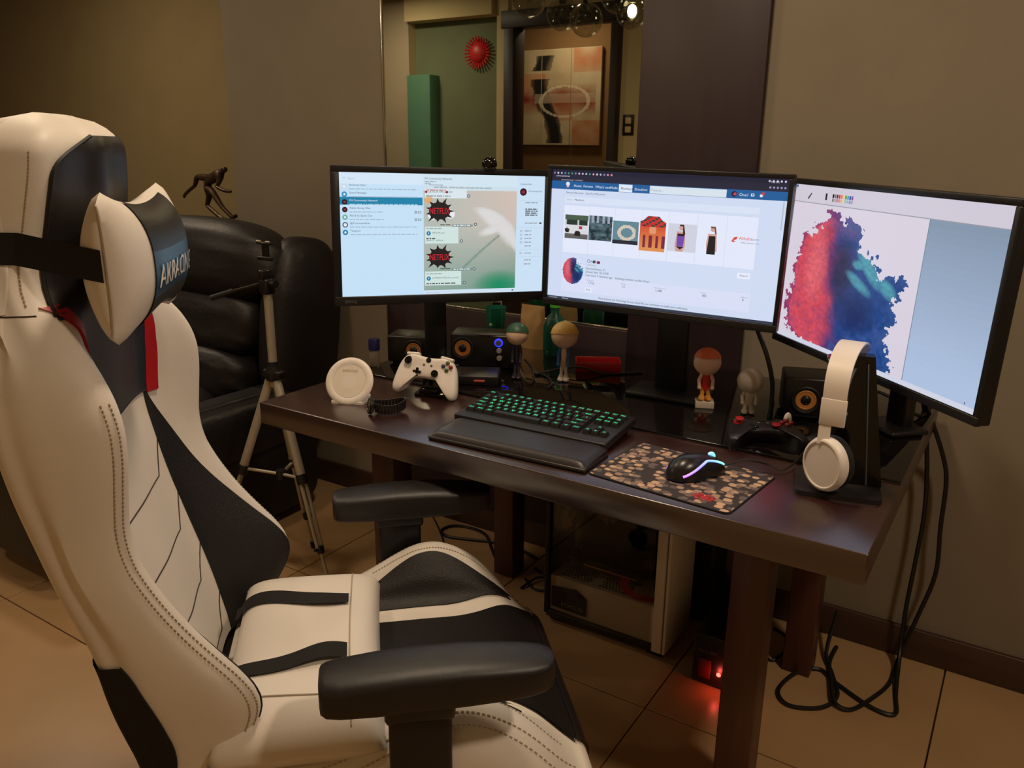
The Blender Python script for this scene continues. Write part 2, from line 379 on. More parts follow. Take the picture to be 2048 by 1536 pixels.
# ---------------------------------------------------------------- monitors
WHT = L(222, 232, 250)
class Screen:
    """flat lit picture on a panel; u,v in 0..1 from the top left corner"""
    def __init__(s, w, h): s.w = w; s.h = h; s.mb = MB(); s.k = 0
    def P(s, u, v, k): return ((u-0.5)*s.w, -0.0002*k, (0.5-v)*s.h)
    def rect(s, u0, v0, u1, v1, col, k=1):
        s.mb.add([s.P(u0, v1, k), s.P(u1, v1, k), s.P(u1, v0, k), s.P(u0, v0, k)], [(0, 1, 2, 3)], 0, col)
    def poly(s, pts, col, k=2):
        s.mb.add([s.P(u, v, k) for u, v in pts], [tuple(range(len(pts)))], 0, col)
    def disc(s, u, v, r, col, k=2, n=18):
        a = s.w/s.h; s.poly([(u+r*cos(2*pi*i/n), v+r*a*sin(2*pi*i/n)) for i in range(n)], col, k)
    def text(s, u, v, body, hgt, col, k=3, wid=None, fat=0.0):
        """hgt: cap height as a fraction of screen height"""
        size = hgt*s.h/0.7; vs, fs, w = text_geo(body, size)
        q = (wid*s.w/w) if wid and w > 0 else 1.0
        x0 = (u-0.5)*s.w; z0 = (0.5-v)*s.h
        s.mb.add([(x0+x*q, -0.0002*k, z0+y) for x, y in vs], fs, 0, col)
    def dashes(s, u0, v, u1, hgt, col, k=3, seed=1):
        """a line of unreadably small words"""
        rr = random.Random(seed); u = u0
        while u < u1:
            l = rr.uniform(0.006, 0.028); s.rect(u, v-hgt/2, min(u+l, u1), v+hgt/2, col, k); u += l+0.004
    def raster(s, u0, v0, u1, v1, nx, ny, fn, k=2):
        vs = []; fs = []; cs = []; ix = {}
        def vid(i, j):
            if (i, j) not in ix: ix[(i, j)] = len(vs); vs.append(s.P(u0+(u1-u0)*i/nx, v0+(v1-v0)*j/ny, k))
            return ix[(i, j)]
        for j in range(ny):
            for i in range(nx):
                c = fn((i+.5)/nx, (j+.5)/ny)
                if c is None: continue
                fs.append((vid(i, j+1), vid(i+1, j+1), vid(i+1, j), vid(i, j))); cs.append(c)
        s.mb.add(vs, fs, 0, cs)
def monitor(label, c, yaw, tilt, roll, w, h, bz, fill, base_xy, base_rz, brand, depth=0.022, back=0.05, stand=(.21, .16, 0), col_w=.062, side=0.0):
    """c: world centre of the lit area; bz = bezel left/right, top, bottom"""
    bx, by = base_xy
    root = thing('monitor', label, 'monitor', (bx, by, ZG), base_rz)
    Rw = Matrix.Rotation(yaw, 4, 'Z') @ Matrix.Rotation(tilt, 4, 'X') @ Matrix(((cos(roll), 0, sin(roll), 0), (0, 1, 0, 0), (-sin(roll), 0, cos(roll), 0), (0, 0, 0, 1)))
    PM = root.matrix_basis if False else (Matrix.Translation((bx, by, ZG)) @ Matrix.Rotation(base_rz, 4, 'Z'))
    PL = PM.inverted() @ Matrix.Translation(c) @ Rw          # panel -> local
    s, t, bt = bz
    # housing: back shell and bezel bars
    m = MB(); m.box((0, 0.013, (t-bt)/2), (w+2*s, depth, h+t+bt), bev=0.004, mx=PL); m.box((0, 0.035, -0.02), (w*0.62, 0.03, h*0.6), bev=0.012, mx=PL)
    hs = part('housing', m, plastic_black, root)
    m = MB(); d = 0.010; y = -0.0015
    m.box((0, y, h/2+t/2), (w+2*s, d, t), bev=0.0015, mx=PL); m.box((0, y, -h/2-bt/2), (w+2*s, d, bt), bev=0.0015, mx=PL)
    m.box((-w/2-s/2, y, 0), (s, d, h), bev=0.0015, mx=PL); m.box((w/2+s/2, y, 0), (s, d, h), bev=0.0015, mx=PL)
    part('bezel', m, plastic_gloss if bt < 0.012 else plastic_black, root)
    if brand:
        body, pu, size = brand
        vs, fs, ww = text_geo(body, size); m = MB()
        m.add([(pu*w/2+x, -0.0068, -h/2-bt/2-size*0.35+yy) for x, yy in vs], fs, 0, None, PL); part('brand_mark', m, plastic_grey, hs, 0)
    S = Screen(w, h); fill(S)
    for i, p in enumerate(S.mb.v): S.mb.v[i] = tuple(PL @ Vector(p))
    part('screen', S.mb, screen_m, root, 0)
    # stand
    cl = PL @ Vector((side, back, -0.03)); top = cl.z+0.02
    m = MB(); m.box((cl.x, cl.y+0.015, top/2+0.006), (col_w, 0.03, top), bev=0.006); part('column', m, plastic_black, root)
    m = MB(); m.box((cl.x, cl.y+stand[2], 0.007), (stand[0], stand[1], 0.014), bev=0.006, seg=3); part('base', m, plastic_black, root)
    m = MB(); q = PL @ Vector((side, 0.036, -0.03)); m.box((q.x, (cl.y+q.y)/2+0.006, cl.z), (0.08, max(.04, cl.y-q.y+.01), 0.08), bev=0.006); part('hinge', m, plastic_black, root)
    return root
BLK = L(20, 22, 26); GRY = L(150, 158, 166); DGR = L(70, 76, 84); LGR = L(190, 200, 212); TEAL = L(22, 128, 168); BLUE = L(28, 92, 152)
RED = L(216, 34, 52)
def burst(s, cu, cv, r):
    pts = []; a = s.w/s.h; rr = random.Random(11)
    for i in range(44):
        an = 2*pi*i/44; q = r*(0.86+0.1*rr.random()) if i % 4 else r*(1.15+0.35*rr.random())
        pts.append((cu+q*1.1*cos(an), cv+q*a*0.86*sin(an)))
    s.mb.add([s.P(cu, cv, 4)]+[s.P(u, v, 4) for u, v in pts], [(0, i+1, (i+1) % 44+1) for i in range(44)], 0, L(28, 24, 28))
def fill_chat(s):
    for i in range(1): s.rect(0, 0, 1, 1, L(196, 224, 246), 0)
    # contact list
    s.rect(0, 0, 0.385, 0.09, L(212, 230, 246), 1)
    s.text(0.018, 0.055, '=', 0.02, GRY); s.text(0.04, 0.055, 'Search', 0.014, GRY)
    rows = [('Archived chats', L(200, 210, 218)), ('Saved Messages', L(52, 142, 190)), ('PH Community Network', L(40, 18, 30)), ('Public Group Chat', L(40, 18, 30)), ('Phil & Ila Game City', L(110, 180, 160)), ('@Promosandchat', L(60, 60, 66)), ('Telegram', L(36, 128, 170))]
    s.rect(0, 0.192, 0.385, 0.255, TEAL, 1)
    for i, (nm, c) in enumerate(rows):
        v = 0.10+i*0.0605; act = i == 2
        s.disc(0.023, v+0.012, 0.0125, c, 2)
        if i in (0, 5): s.disc(0.023, v+0.012, 0.008, L(220, 232, 246), 3)
        elif i in (2, 3): s.rect(0.018, v+0.006, 0.028, v+0.018, L(150, 60, 76), 3)
        else: s.disc(0.023, v+0.012, 0.005, L(226, 238, 248), 3)
        s.text(0.045, v+0.006, nm, 0.0155, WHT if act else DGR)
        s.dashes(0.045, v+0.03, 0.2 if i in (3, 4) else 0.36, 0.008, L(170, 206, 226) if act else L(164, 182, 200), 3, i)
        if i in (3, 4): s.disc(0.352, v+0.03, 0.006, DGR, 3); s.disc(0.352, v+0.03, 0.0035, L(200, 226, 246), 4); s.rect(0.362, v+0.022, 0.378, v+0.038, DGR, 3); s.rect(0.364, v+0.025, 0.376, v+0.035, L(200, 226, 246), 4)
    # conversation column with a blurred flower wallpaper
    def wall(a, b):
        c = mixc(L(178, 186, 178), L(206, 190, 180), a*1.1-b*0.4)
        c = mixc(c, L(92, 142, 128), max(0, (b-0.35)*1.5)*(0.45+0.6*a)); c = mixc(c, L(26, 138, 96), max(0, 1-((a-0.82)**2/0.09+(b-0.97)**2/0.03)))
        for (pu, pv, ax, bx, ang) in ((0.78, 0.32, 0.26, 0.09, 0.55), (0.9, 0.42, 0.2, 0.1, 1.0), (0.7, 0.24, 0.2, 0.06, 0.3), (0.98, 0.52, 0.14, 0.05, 1.25), (0.72, 0.4, 0.16, 0.05, -0.3)):
            dx, dy = a-pu, b-pv; x = dx*cos(ang)+dy*sin(ang); y = -dx*sin(ang)+dy*cos(ang)
            c = mixc(c, L(218, 216, 216), 1.15*(1-(x/ax)**2-(y/bx)**2)*(0.7+0.5*fbm(a*14, b*14, 3)))
        d = abs(b-(0.45+0.42*((0.82-a)/0.5)**1.1)) if a < 0.82 else 9
        if d < 0.02 and a > 0.3: c = mixc(c, L(60, 116, 96), 0.7*(1-d/0.02))
        return c
    s.raster(0.39, 0.125, 0.855, 0.965, 64, 60, wall, 1)
    s.rect(0.387, 0.0, 1.0, 0.095, L(208, 228, 240), 1); s.rect(0.387, 0.095, 0.855, 0.13, L(204, 222, 232), 2); s.rect(0.387, 0.965, 1.0, 1.0, L(206, 224, 240), 1)
    s.text(0.395, 0.045, 'PH Community Network', 0.016, DGR); s.dashes(0.395, 0.062, 0.45, 0.008, GRY, 3, 5)
    s.text(0.395, 0.085, 'NEWS', 0.013, BLK); s.text(0.418, 0.093, 'Pinned message', 0.013, DGR); s.text(0.44, 0.113, 'NEW GROUP ... IN PH the official community chat rules reloaded', 0.013, BLK)
    s.rect(0.395, 0.12, 0.60, 0.195, L(216, 230, 236), 3); s.dashes(0.405, 0.13, 0.5, 0.008, L(190, 120, 120), 4, 8); s.disc(0.402, 0.145, 0.006, L(150, 30, 50), 4); s.text(0.412, 0.151, 'OK NOTE VPN ACCESS', 0.014, BLK, 4); s.disc(0.502, 0.145, 0.006, L(150, 30, 50), 4)
    s.dashes(0.402, 0.178, 0.52, 0.01, GRY, 4, 9)
    s.disc(0.412, 0.205, 0.02, L(216, 170, 120), 3); s.disc(0.43, 0.34, 0.02, L(230, 230, 236), 3); s.disc(0.52, 0.325, 0.022, L(230, 230, 236), 3)
    for cv in (0.30, 0.685):
        burst(s, 0.466, cv, 0.052); s.text(0.417, cv+0.024, 'NETFLIX', 0.05, RED, 6, 0.098)
    s.rect(0.395, 0.43, 0.56, 0.57, L(206, 226, 222), 3); s.rect(0.395, 0.805, 0.575, 0.925, L(206, 226, 222), 3)
    for v, t2 in ((0.485, 'NETFLIX_MAIL_list.zip'), (0.865, 'x10 PREMIUM NETFLIX account.pdf')):
        s.disc(0.413, v, 0.0105, TEAL, 5); s.rect(0.4115, v-0.009, 0.4145, v+0.006, WHT, 6); s.text(0.43, v+0.002, t2, 0.014, DGR, 5, 0.06 if v < .6 else 0.13); s.dashes(0.402, v-0.04, 0.48, 0.008, GRY, 5, 3); s.dashes(0.402, v+0.044, 0.45 if v < .6 else 0.55, 0.01, DGR, 5, 4)
    s.text(0.402, 0.548, 'password : netflixsnp', 0.012, DGR, 5)
    for u, v in ((0.61, 0.175), (0.575, 0.55), (0.645, 0.41), (0.64, 0.79), (0.59, 0.905)): s.disc(u, v, 0.0075, L(70, 76, 72), 3); s.disc(u, v, 0.0035, WHT, 4)
    for v in (0.42, 0.79): s.rect(0.53, v-0.008, 0.63, v+0.008, L(96, 116, 108), 3); s.dashes(0.535, v, 0.625, 0.008, WHT, 4, 7); s.dashes(0.47, v-0.006, 0.52, 0.008, DGR, 4, 6)
    s.text(0.4, 0.993, 'Write a message...', 0.012, GRY); s.poly([(0.838, 0.975), (0.85, 0.983), (0.838, 0.991)], DGR, 4)
    # info column
    s.rect(0.858, 0.0, 1.0, 1.0, L(202, 224, 244), 2); s.text(0.872, 0.075, 'Channel Info', 0.014, DGR, 4)
    s.disc(0.888, 0.135, 0.018, L(52, 14, 28), 4); s.rect(0.880, 0.125, 0.896, 0.145, L(150, 40, 60), 5); s.text(0.915, 0.135, 'PH Community Net', 0.014, DGR, 4, 0.07)
    for i, v in enumerate((0.225, 0.28, 0.297, 0.314, 0.331, 0.40, 0.467, 0.50, 0.532, 0.565, 0.597, 0.66, 0.72, 0.755)): s.dashes(0.90, v, 0.965 if i < 6 else 0.935, 0.009, DGR if 0 < i < 5 else GRY, 4, i+20)
    for v in (0.21, 0.44, 0.63, 0.69): s.rect(0.86, v-0.001, 0.995, v+0.001, L(176, 200, 222), 4)
    for v in (0.467, 0.50, 0.532, 0.565, 0.66): s.rect(0.876, v-0.008, 0.886, v+0.008, GRY, 4); s.rect(0.878, v-0.005, 0.884, v+0.005, L(202, 224, 244), 5)
    s.rect(0.976, 0.393, 0.988, 0.407, DGR, 4)
INKP = [(.34, .04), (.22, .13), (.12, .22), (.10, .34), (.06, .46), (.08, .60), (.05, .75), (.07, .90), (.20, .99), (.40, .995), (.47, .93), (.53, 1.0), (.90, 1.02), (.86, .88), (.80, .77), (.88, .64), (.84, .55), (.93, .44), (.88, .36), (.76, .38), (.68, .28), (.58, .24), (.56, .12), (.45, .10)]
def poly_sd(x, y, P):
    d = 9; ins = False; n = len(P)
    for i in range(n):
        (x0, y0), (x1, y1) = P[i], P[(i+1) % n]
        ex, ey = x1-x0, y1-y0; t = max(0, min(1, ((x-x0)*ex+(y-y0)*ey)/(ex*ex+ey*ey))); d = min(d, math.hypot(x-x0-t*ex, y-y0-t*ey))
        if (y0 > y) != (y1 > y) and x < x0+(y-y0)/(y1-y0)*ex: ins = not ins
    return d if ins else -d
def ink(a, b, seed=3):
    """red to blue ink cloud on white (plain generic artwork)"""
    n = fbm(a*6, b*6, seed); n2 = fbm(a*26, b*26, seed+5)
    sd = poly_sd(a, b, INKP); n3 = fbm(a*60, b*60, seed+9, 2)
    env = sd*4+0.16
    if sd+0.10*(n-0.5)+0.13*(n2-0.5)+.05*(n3-.5) < 0.0: return None
    t = (a-(0.28+0.13*b))*4.6+1.1*(n-0.5)
    c = mixc(L(206, 74, 88), L(70, 40, 96), t+0.35); c = mixc(c, L(14, 62, 126), t*1.4-0.1)
    c = mixc(c, L(226, 104, 112), 0.9*(1-((a-0.26)**2/0.012+(b-0.42)**2/0.09)))
    c = mixc(c, L(24, 26, 62), 1.0*(1-((a-0.47)**2/0.012+(b-0.42)**2/0.07)))
    for (pu, pv, ax, bx, ang) in ((0.66, 0.36, 0.17, 0.05, -0.9), (0.60, 0.47, 0.13, 0.04, -0.6), (0.80, 0.46, 0.09, 0.05, -0.8), (0.58, 0.35, 0.05, 0.035, -0.2)):
        dx, dy = a-pu, b-pv; x = dx*cos(ang)-dy*sin(ang); y = dx*sin(ang)+dy*cos(ang)
        c = mixc(c, L(72, 150, 168), 1.2*(1-(x/ax)**2-(y/bx)**2))
    c = mixc(c, L(92, 66, 132), 0.8*(n2-0.35)*(1 if b > 0.7 else 0.4)); c = mixc(c, L(188, 120, 160), max(0, 0.8*(0.22-b)*4*n)); c = mixc(c, L(36, 96, 168), 1.2*(n2-.35)*max(0, min(1, (a-.45)*4))*max(0, min(1, (b-.5)*4)))
    c = mixc(c, L(8, 30, 84), .9*max(0, min(1, 1-((a-.60)**2/.03+(b-.66)**2/.03)))); q_ = .75+.5*n3; c = (min(1, c[0]*q_), min(1, c[1]*q_), min(1, c[2]*q_), 1)
    if env < 0.26: c = mixc(c, L(78, 40, 110) if a < 0.45 else L(40, 80, 140), 0.55)
    return c
def fill_forum(s):
    s.rect(0, 0, 1, 1, L(206, 218, 242), 0)
    s.rect(0, 0, 1, 0.085, L(34, 36, 56), 1)
    rr = random.Random(4)
    for i in range(17): s.disc(0.012+i*0.0165, 0.026, 0.0042, [L(190, 180, 210), L(140, 130, 180), L(210, 205, 220), L(60, 150, 110), L(220, 150, 170), L(90, 130, 200)][rr.randrange(6)], 2)
    s.text(0.02, 0.053, 'adrianadelorian', 0.013, L(200, 200, 220)); s.text(0.045, 0.08, 'pinoyexchange / members', 0.012, L(180, 180, 205))
    for i in range(5): s.disc(0.925+i*0.015, 0.018, 0.004, L(200, 200, 215), 2); s.disc(0.93+i*0.014, 0.06, 0.004, L(150, 150, 190), 2)
    s.text(0.93, 0.03, '7:33 PM', 0.012, L(220, 220, 230))
    s.rect(0, 0.085, 1, 0.145, BLUE, 1); s.disc(0.077, 0.105, 0.009, WHT, 3); s.rect(0.072, 0.112, 0.082, 0.13, L(226, 190, 210), 4)
    for u, t2 in ((0.105, 'Home'), (0.15, 'Forums'), (0.205, "What's new"), (0.272, 'Media')): s.text(u, 0.125, t2, 0.018, WHT)
    s.rect(0.312, 0.089, 0.372, 0.143, WHT, 2); s.text(0.321, 0.127, 'Members', 0.018, BLK, 4); s.text(0.382, 0.127, 'Shoutbox', 0.018, WHT)
    s.rect(0.448, 0.089, 0.765, 0.143, L(214, 226, 236), 2); s.text(0.463, 0.127, 'Search...', 0.016, GRY, 4)
    s.disc(0.455, 0.115, 0.004, GRY, 4); s.disc(0.455, 0.115, 0.0026, L(214, 226, 236), 5)
    s.disc(0.795, 0.115, 0.011, L(40, 30, 60), 3); s.disc(0.798, 0.115, 0.006, L(196, 70, 80), 4); s.text(0.815, 0.127, 'One1', 0.02, WHT); s.rect(0.86, 0.107, 0.873, 0.125, WHT, 3); s.rect(0.863, 0.11, 0.87, 0.12, BLUE, 4); s.disc(0.9, 0.118, 0.006, WHT, 3); s.disc(0.906, 0.105, 0.006, L(214, 60, 70), 4)
    s.text(0.07, 0.175, 'New profile posts   Search profile posts', 0.014, DGR); s.rect(0.065, 0.20, 0.90, 0.245, L(216, 226, 246), 1); s.text(0.075, 0.228, 'Home', 0.013, GRY); s.text(0.112, 0.228, 'Members', 0.015, BLK)
    s.rect(0.065, 0.265, 0.90, 0.625, L(226, 232, 250), 1)
    for i in range(1, 7): s.rect(0.065+i*0.119, 0.265, 0.066+i*0.119, 0.625, LGR, 2)
    def car(a, b):
        if b < 0.2 or b > 0.86: return L(70, 92, 74) if b < .2 else L(92, 92, 90)
        if 0.2 <= b < 0.42: return L(34, 52, 46) if (0.08 < a < 0.55 or 0.62 < a < 0.95) else L(190, 196, 196)
        if ((a-0.55)**2+(b-0.82)**2*0.8) < 0.02 or ((a-0.1)**2+(b-0.66)**2) < 0.01: return L(30, 28, 28)
        if (a-0.68)**2+(b-0.52)**2 < 0.006: return L(176, 50, 60)
        return L(214, 216, 222) if b < 0.78 else L(100, 96, 92)
    s.raster(0.072, 0.335, 0.182, 0.515, 28, 24, car, 3)
    s.raster(0.186, 0.33, 0.293, 0.515, 28, 24, lambda a, b: L(150, 160, 176) if (b < 0.3 and int(a*9) % 2) else mixc(L(24, 44, 54), L(110, 140, 150), fbm(a*6, b*8, 9)*1.6-0.5), 3)
    def tube_(a, b):
        r = math.hypot((a-0.55)/0.36, (b-0.5)/0.34)
        if 0.62 < r < 1.0: return L(206, 196, 182)
        return L(96, 134, 148) if b < 0.85 else L(36, 40, 54)
    s.raster(0.297, 0.355, 0.412, 0.525, 28, 24, tube_, 3)
    def toy(a, b):
        if b < 0.16 and abs(a-0.5) > 0.2+b*1.6: return None
        if b < 0.3: return L(52, 60, 66) if (int(a*9)+int(b*20)) % 3 == 0 else L(196, 52, 44)
        if b < 0.5 and (a-0.5)**2+(b-0.4)**2 < 0.02: return L(222, 150, 110)
        if b > 0.56 and b < 0.9 and int(a*8) % 2: return L(120, 40, 60)
        return mixc(L(206, 62, 44), L(226, 160, 90), b-0.2)
    s.raster(0.418, 0.305, 0.53, 0.56, 30, 40, toy, 3)
    s.rect(0.54, 0.345, 0.66, 0.545, L(206, 208, 222), 2)
    skin = L(206, 160, 150)
    s.poly([(0.578, 0.40), (0.612, 0.40), (0.616, 0.50), (0.606, 0.545), (0.578, 0.545), (0.572, 0.50)], skin, 3); s.poly([(0.58, 0.43), (0.612, 0.43), (0.608, 0.505), (0.58, 0.505)], L(112, 74, 170), 4); s.poly([(0.58, 0.415), (0.612, 0.415), (0.61, 0.432), (0.582, 0.432)], L(30, 22, 30), 4); s.poly([(0.577, 0.507), (0.612, 0.507), (0.596, 0.53)], L(40, 24, 60), 4)
    s.disc(0.597, 0.372, 0.011, skin, 4); s.poly([(0.588, 0.35), (0.606, 0.35), (0.614, 0.42), (0.604, 0.42), (0.602, 0.362), (0.59, 0.362)], L(60, 34, 28), 5)
    s.poly([(0.708, 0.40), (0.742, 0.40), (0.748, 0.52), (0.74, 0.53), (0.706, 0.53), (0.702, 0.47)], skin, 3); s.poly([(0.712, 0.415), (0.738, 0.415), (0.742, 0.545), (0.706, 0.545)], L(28, 26, 32), 4); s.disc(0.726, 0.368, 0.010, skin, 4); s.poly([(0.715, 0.348), (0.736, 0.348), (0.742, 0.40), (0.735, 0.40), (0.732, 0.36), (0.718, 0.36)], L(110, 74, 52), 5)
    s.text(0.832, 0.425, 'Alibaba', 0.022, L(214, 84, 60)); s.text(0.878, 0.425, '.com', 0.02, GRY); s.text(0.84, 0.448, 'Global trade starts here', 0.009, DGR)
    s.poly([(0.802, 0.44), (0.812, 0.41), (0.826, 0.405), (0.822, 0.425), (0.81, 0.432), (0.82, 0.44), (0.81, 0.445)], L(214, 84, 60), 3)
    s.rect(0.065, 0.63, 0.90, 0.93, L(208, 220, 244), 1); s.rect(0.065, 0.80, 0.90, 0.93, L(216, 222, 246), 2)
    def ava(a, b):
        if math.hypot(a-0.5, b-0.5) > 0.49: return None
        return ink(a*0.75+0.08, b*0.8+0.1) or L(220, 226, 244)
    s.raster(0.07, 0.66, 0.17, 0.87, 40, 40, ava, 4)
    s.text(0.185, 0.69, 'One1', 0.026, L(70, 96, 110)); s.disc(0.219, 0.68, 0.007, DGR, 3); s.rect(0.232, 0.672, 0.247, 0.692, L(150, 24, 50), 3); s.rect(0.237, 0.676, 0.247, 0.683, L(40, 40, 110), 4)
    s.text(0.187, 0.712, 'Established', 0.012, GRY); s.text(0.182, 0.743, 'Eternal Poster, 31', 0.016, DGR); s.text(0.182, 0.768, 'Joined: Apr 18, 2018', 0.016, DGR); s.text(0.182, 0.795, 'Last seen: 7 minutes ago   Viewing member profile One1', 0.016, DGR)
    for u, t1, t2 in ((0.19, 'Messages', '1,716'), (0.35, 'Media', '14'), (0.50, 'Reaction score', '1,488'), (0.70, 'Points', '182'), (0.865, 'Albums', '0')): s.text(u, 0.832, t1, 0.011, GRY); s.text(u+0.004, 0.855, t2, 0.017, DGR)
    s.rect(0.182, 0.885, 0.217, 0.918, L(226, 232, 250), 3); s.text(0.188, 0.907, 'Find', 0.014, DGR, 4); s.rect(0.84, 0.655, 0.89, 0.695, L(230, 236, 250), 3); s.text(0.85, 0.68, 'Report', 0.014, DGR, 4)
    s.text(0.25, 0.965, 'Pinoy Internet and Technology Forums would like your permission to enable push notifications', 0.0165, L(48, 52, 60), 3, 0.40)
    s.rect(0, 0.978, 1, 1, L(50, 58, 74), 2); s.text(0.012, 0.994, 'Downloads', 0.010, LGR, 4); s.text(0.075, 0.994, 'Discord', 0.011, WHT, 4)
    s.rect(0.985, 0.15, 0.99, 0.34, L(180, 190, 206), 2)
def fill_art(s):
    s.rect(0, 0, 1, 1, L(214, 206, 220), 0)
    s.rect(0, 0, 1, 0.105, L(206, 200, 214), 1); s.rect(0, 0.105, 1, 0.110, L(150, 150, 162), 2); s.rect(0.003, 0.004, 0.012, 0.02, L(40, 70, 130), 2)
    s.poly([(0.08, 0.08), (0.10, 0.045), (0.105, 0.05), (0.088, 0.088)], L(70, 90, 80), 3); s.rect(0.185, 0.04, 0.195, 0.08, BLK, 3)
    pal = [(20, 20, 20), (110, 110, 110), (130, 20, 30), (214, 40, 50), (226, 120, 60), (226, 210, 60), (60, 160, 80), (60, 150, 200), (50, 70, 160), (130, 70, 150)]
    for i, c in enumerate(pal): s.rect(0.225+i*0.0115, 0.04, 0.234+i*0.0115, 0.062, L(*c), 3); s.rect(0.225+i*0.0115, 0.066, 0.234+i*0.0115, 0.085, L(*[int(q*0.5+110) for q in c]), 3)
    s.raster(0.0, 0.112, 0.70, 1.0, 168, 124, lambda a, b: ink(a*0.98, b), 2)
    s.rect(0.70, 0.110, 1, 0.972, L(146, 164, 190), 1); s.rect(0.70, 0.110, 0.703, 0.972, L(110, 130, 150), 2)
    s.raster(0.703, 0.11, 1.0, 0.972, 6, 24, lambda a, b: mixc(L(128, 146, 168), L(172, 192, 222), b*1.1), 2)
    s.rect(0.0, 0.972, 1, 1.0, L(206, 210, 226), 4); s.rect(0.955, 0.955, 0.958, 0.965, BLK, 5)
wm = 0.563; hm = wm*0.5625
monitor('left black monitor showing a chat window, angled to the right', (0.267, 0.444, 1.163), 0.924, -0.022, 0.021, wm, hm, (0.019, 0.017, 0.024), fill_chat, (0.235, 0.50), 0.80, ('BENQ', -0.98, 0.012), back=0.12, stand=(.13, .10, .02))
monitor('middle black monitor showing a forum page, facing the chair', (0.860, 0.479, 1.178), 0.066, -0.007, 0.017, wm, hm, (0.010, 0.010, 0.017), fill_forum, (0.86, 0.60), 0.066, None, back=0.16, stand=(.20, .13, .0), col_w=.085)
monitor('right black monitor showing red and blue ink art, turned inward', (1.3496, 0.3906, 1.1439), -0.757, -0.023, 0.014, wm*1.08, hm*1.08, (0.011, 0.012, 0.016), fill_art, (1.385, 0.43), -0.757, None, back=0.24, stand=(.12, .10, .0), side=-.17)
# ---------------------------------------------------------------- gaming chair (local x = sitter's right, y = forward)
CH_O = (0.73, -0.27); CH_R = rad(43-90)
ch = thing('gaming_chair', 'white and black leather racing style gaming chair with red stripes, in front of the desk', 'chair', (CH_O[0], CH_O[1], 0), CH_R)
ZS = [.45, .50, .57, .65, .78, .87, 1.0, 1.12, 1.18, 1.25, 1.38, 1.43]
def b_tw(z): return sinterp(z, [.45, .506, .54, .566, .60, .635, .69, .78, .85, .93, 1.0, 1.05, 1.09, 1.13, 1.16, 1.20, 1.26, 1.32, 1.38, 1.43], [-.31, -.28, -.258, -.248, -.255, -.28, -.328, -.384, -.410, -.403, -.395, -.401, -.42, -.450, -.480, -.505, -.496, -.482, -.468, -.472])
def b_tc(z): return sinterp(z, [.45, .6, .8, .95, 1.1, 1.2, 1.3, 1.43], [-.365, -.405, -.457, -.487, -.480, -.466, -.444, -.436])
def b_w(z): return sinterp(z, [.45, .6, 1.0, 1.06, 1.12, 1.17, 1.21, 1.26, 1.36, 1.43], [.275, .29, .288, .282, .262, .218, .188, .176, .174, .168])
def b_tb(z): return sinterp(z, [.45, .505, .6, .675, .79, .935, 1.1, 1.3, 1.43], [-.437, -.447, -.468, -.479, -.520, -.556, -.580, -.585, -.585])
def back_pt(u, z, off=0.0):
    sg = -1 if u < 0 else 1; au = min(abs(u), 8.0)
    w = b_w(z); tw = b_tw(z); tc = b_tc(z); tb = b_tb(z)
    q = (w-.10)/.19
    pts = [(-.10*q, tc), (0.0, tc-.001), (.15*q, tc), (.205*q+.01, tc+(tw-tc)*.55), (w-.032, tw), (w-.008, tw-.022), (w, tw-.07), (w-.005, tb+.045), (w-.04, tb+.002), (0, tb-.006)]
    s, t = CR(pts, au+1 if au < 8 else 9)
    k = 1.0
    if z > 1.375: k = math.sqrt(max(0, 1-((z-1.375)/.0555)**2))
    tm = -.515
    if k < 1: s *= 0.35+0.65*k if k > 0 else 0.35; t = tm+(t-tm)*k
    return s*sg, t
def back_surf(u, z, off=0.0):
    s, t = back_pt(u, z)
    if off:
        e = .03
        s1, t1 = back_pt(min(u+e, 8), z); s0, t0 = back_pt(max(u-e, -8), z)
        dx, dy = s1-s0, t1-t0; l = math.hypot(dx, dy) or 1
        s += -dy/l*off; t += dx/l*off
    return (s, t, z)
m = MB()
m.grid(lambda a, c: back_surf(-8+16*a, .45+.98*c), 128, 110)
bk = part('backrest', m, leather_white, ch, 60)
def patch(name, mat, fu0, fu1, fz0, fz1, nu, nv, off, parent, sides=(1,), lab=None):
    m = MB()
    for sg in sides:
        def fn(a, c):
            um = fu0(c)+(fu1(c)-fu0(c))*a; z = fz0(um)+(fz1(um)-fz0(um))*c
            return back_surf(um*sg, z, off)
        m.grid(fn, nu, nv)
        # edge skirt down to the leather
        def rim(a, c, which):
            um = (fu0(c) if which == 0 else fu1(c)); z = fz0(um)+(fz1(um)-fz0(um))*c
            return back_surf(um*sg, z, off*(1-a)-.002*a)
        m.grid(lambda a, c: rim(a, c, 0), 1, nv); m.grid(lambda a, c: rim(a, c, 1), 1, nv)
    return part(name, m, mat, parent, 60, label=lab)
one = lambda v: (lambda x: v)
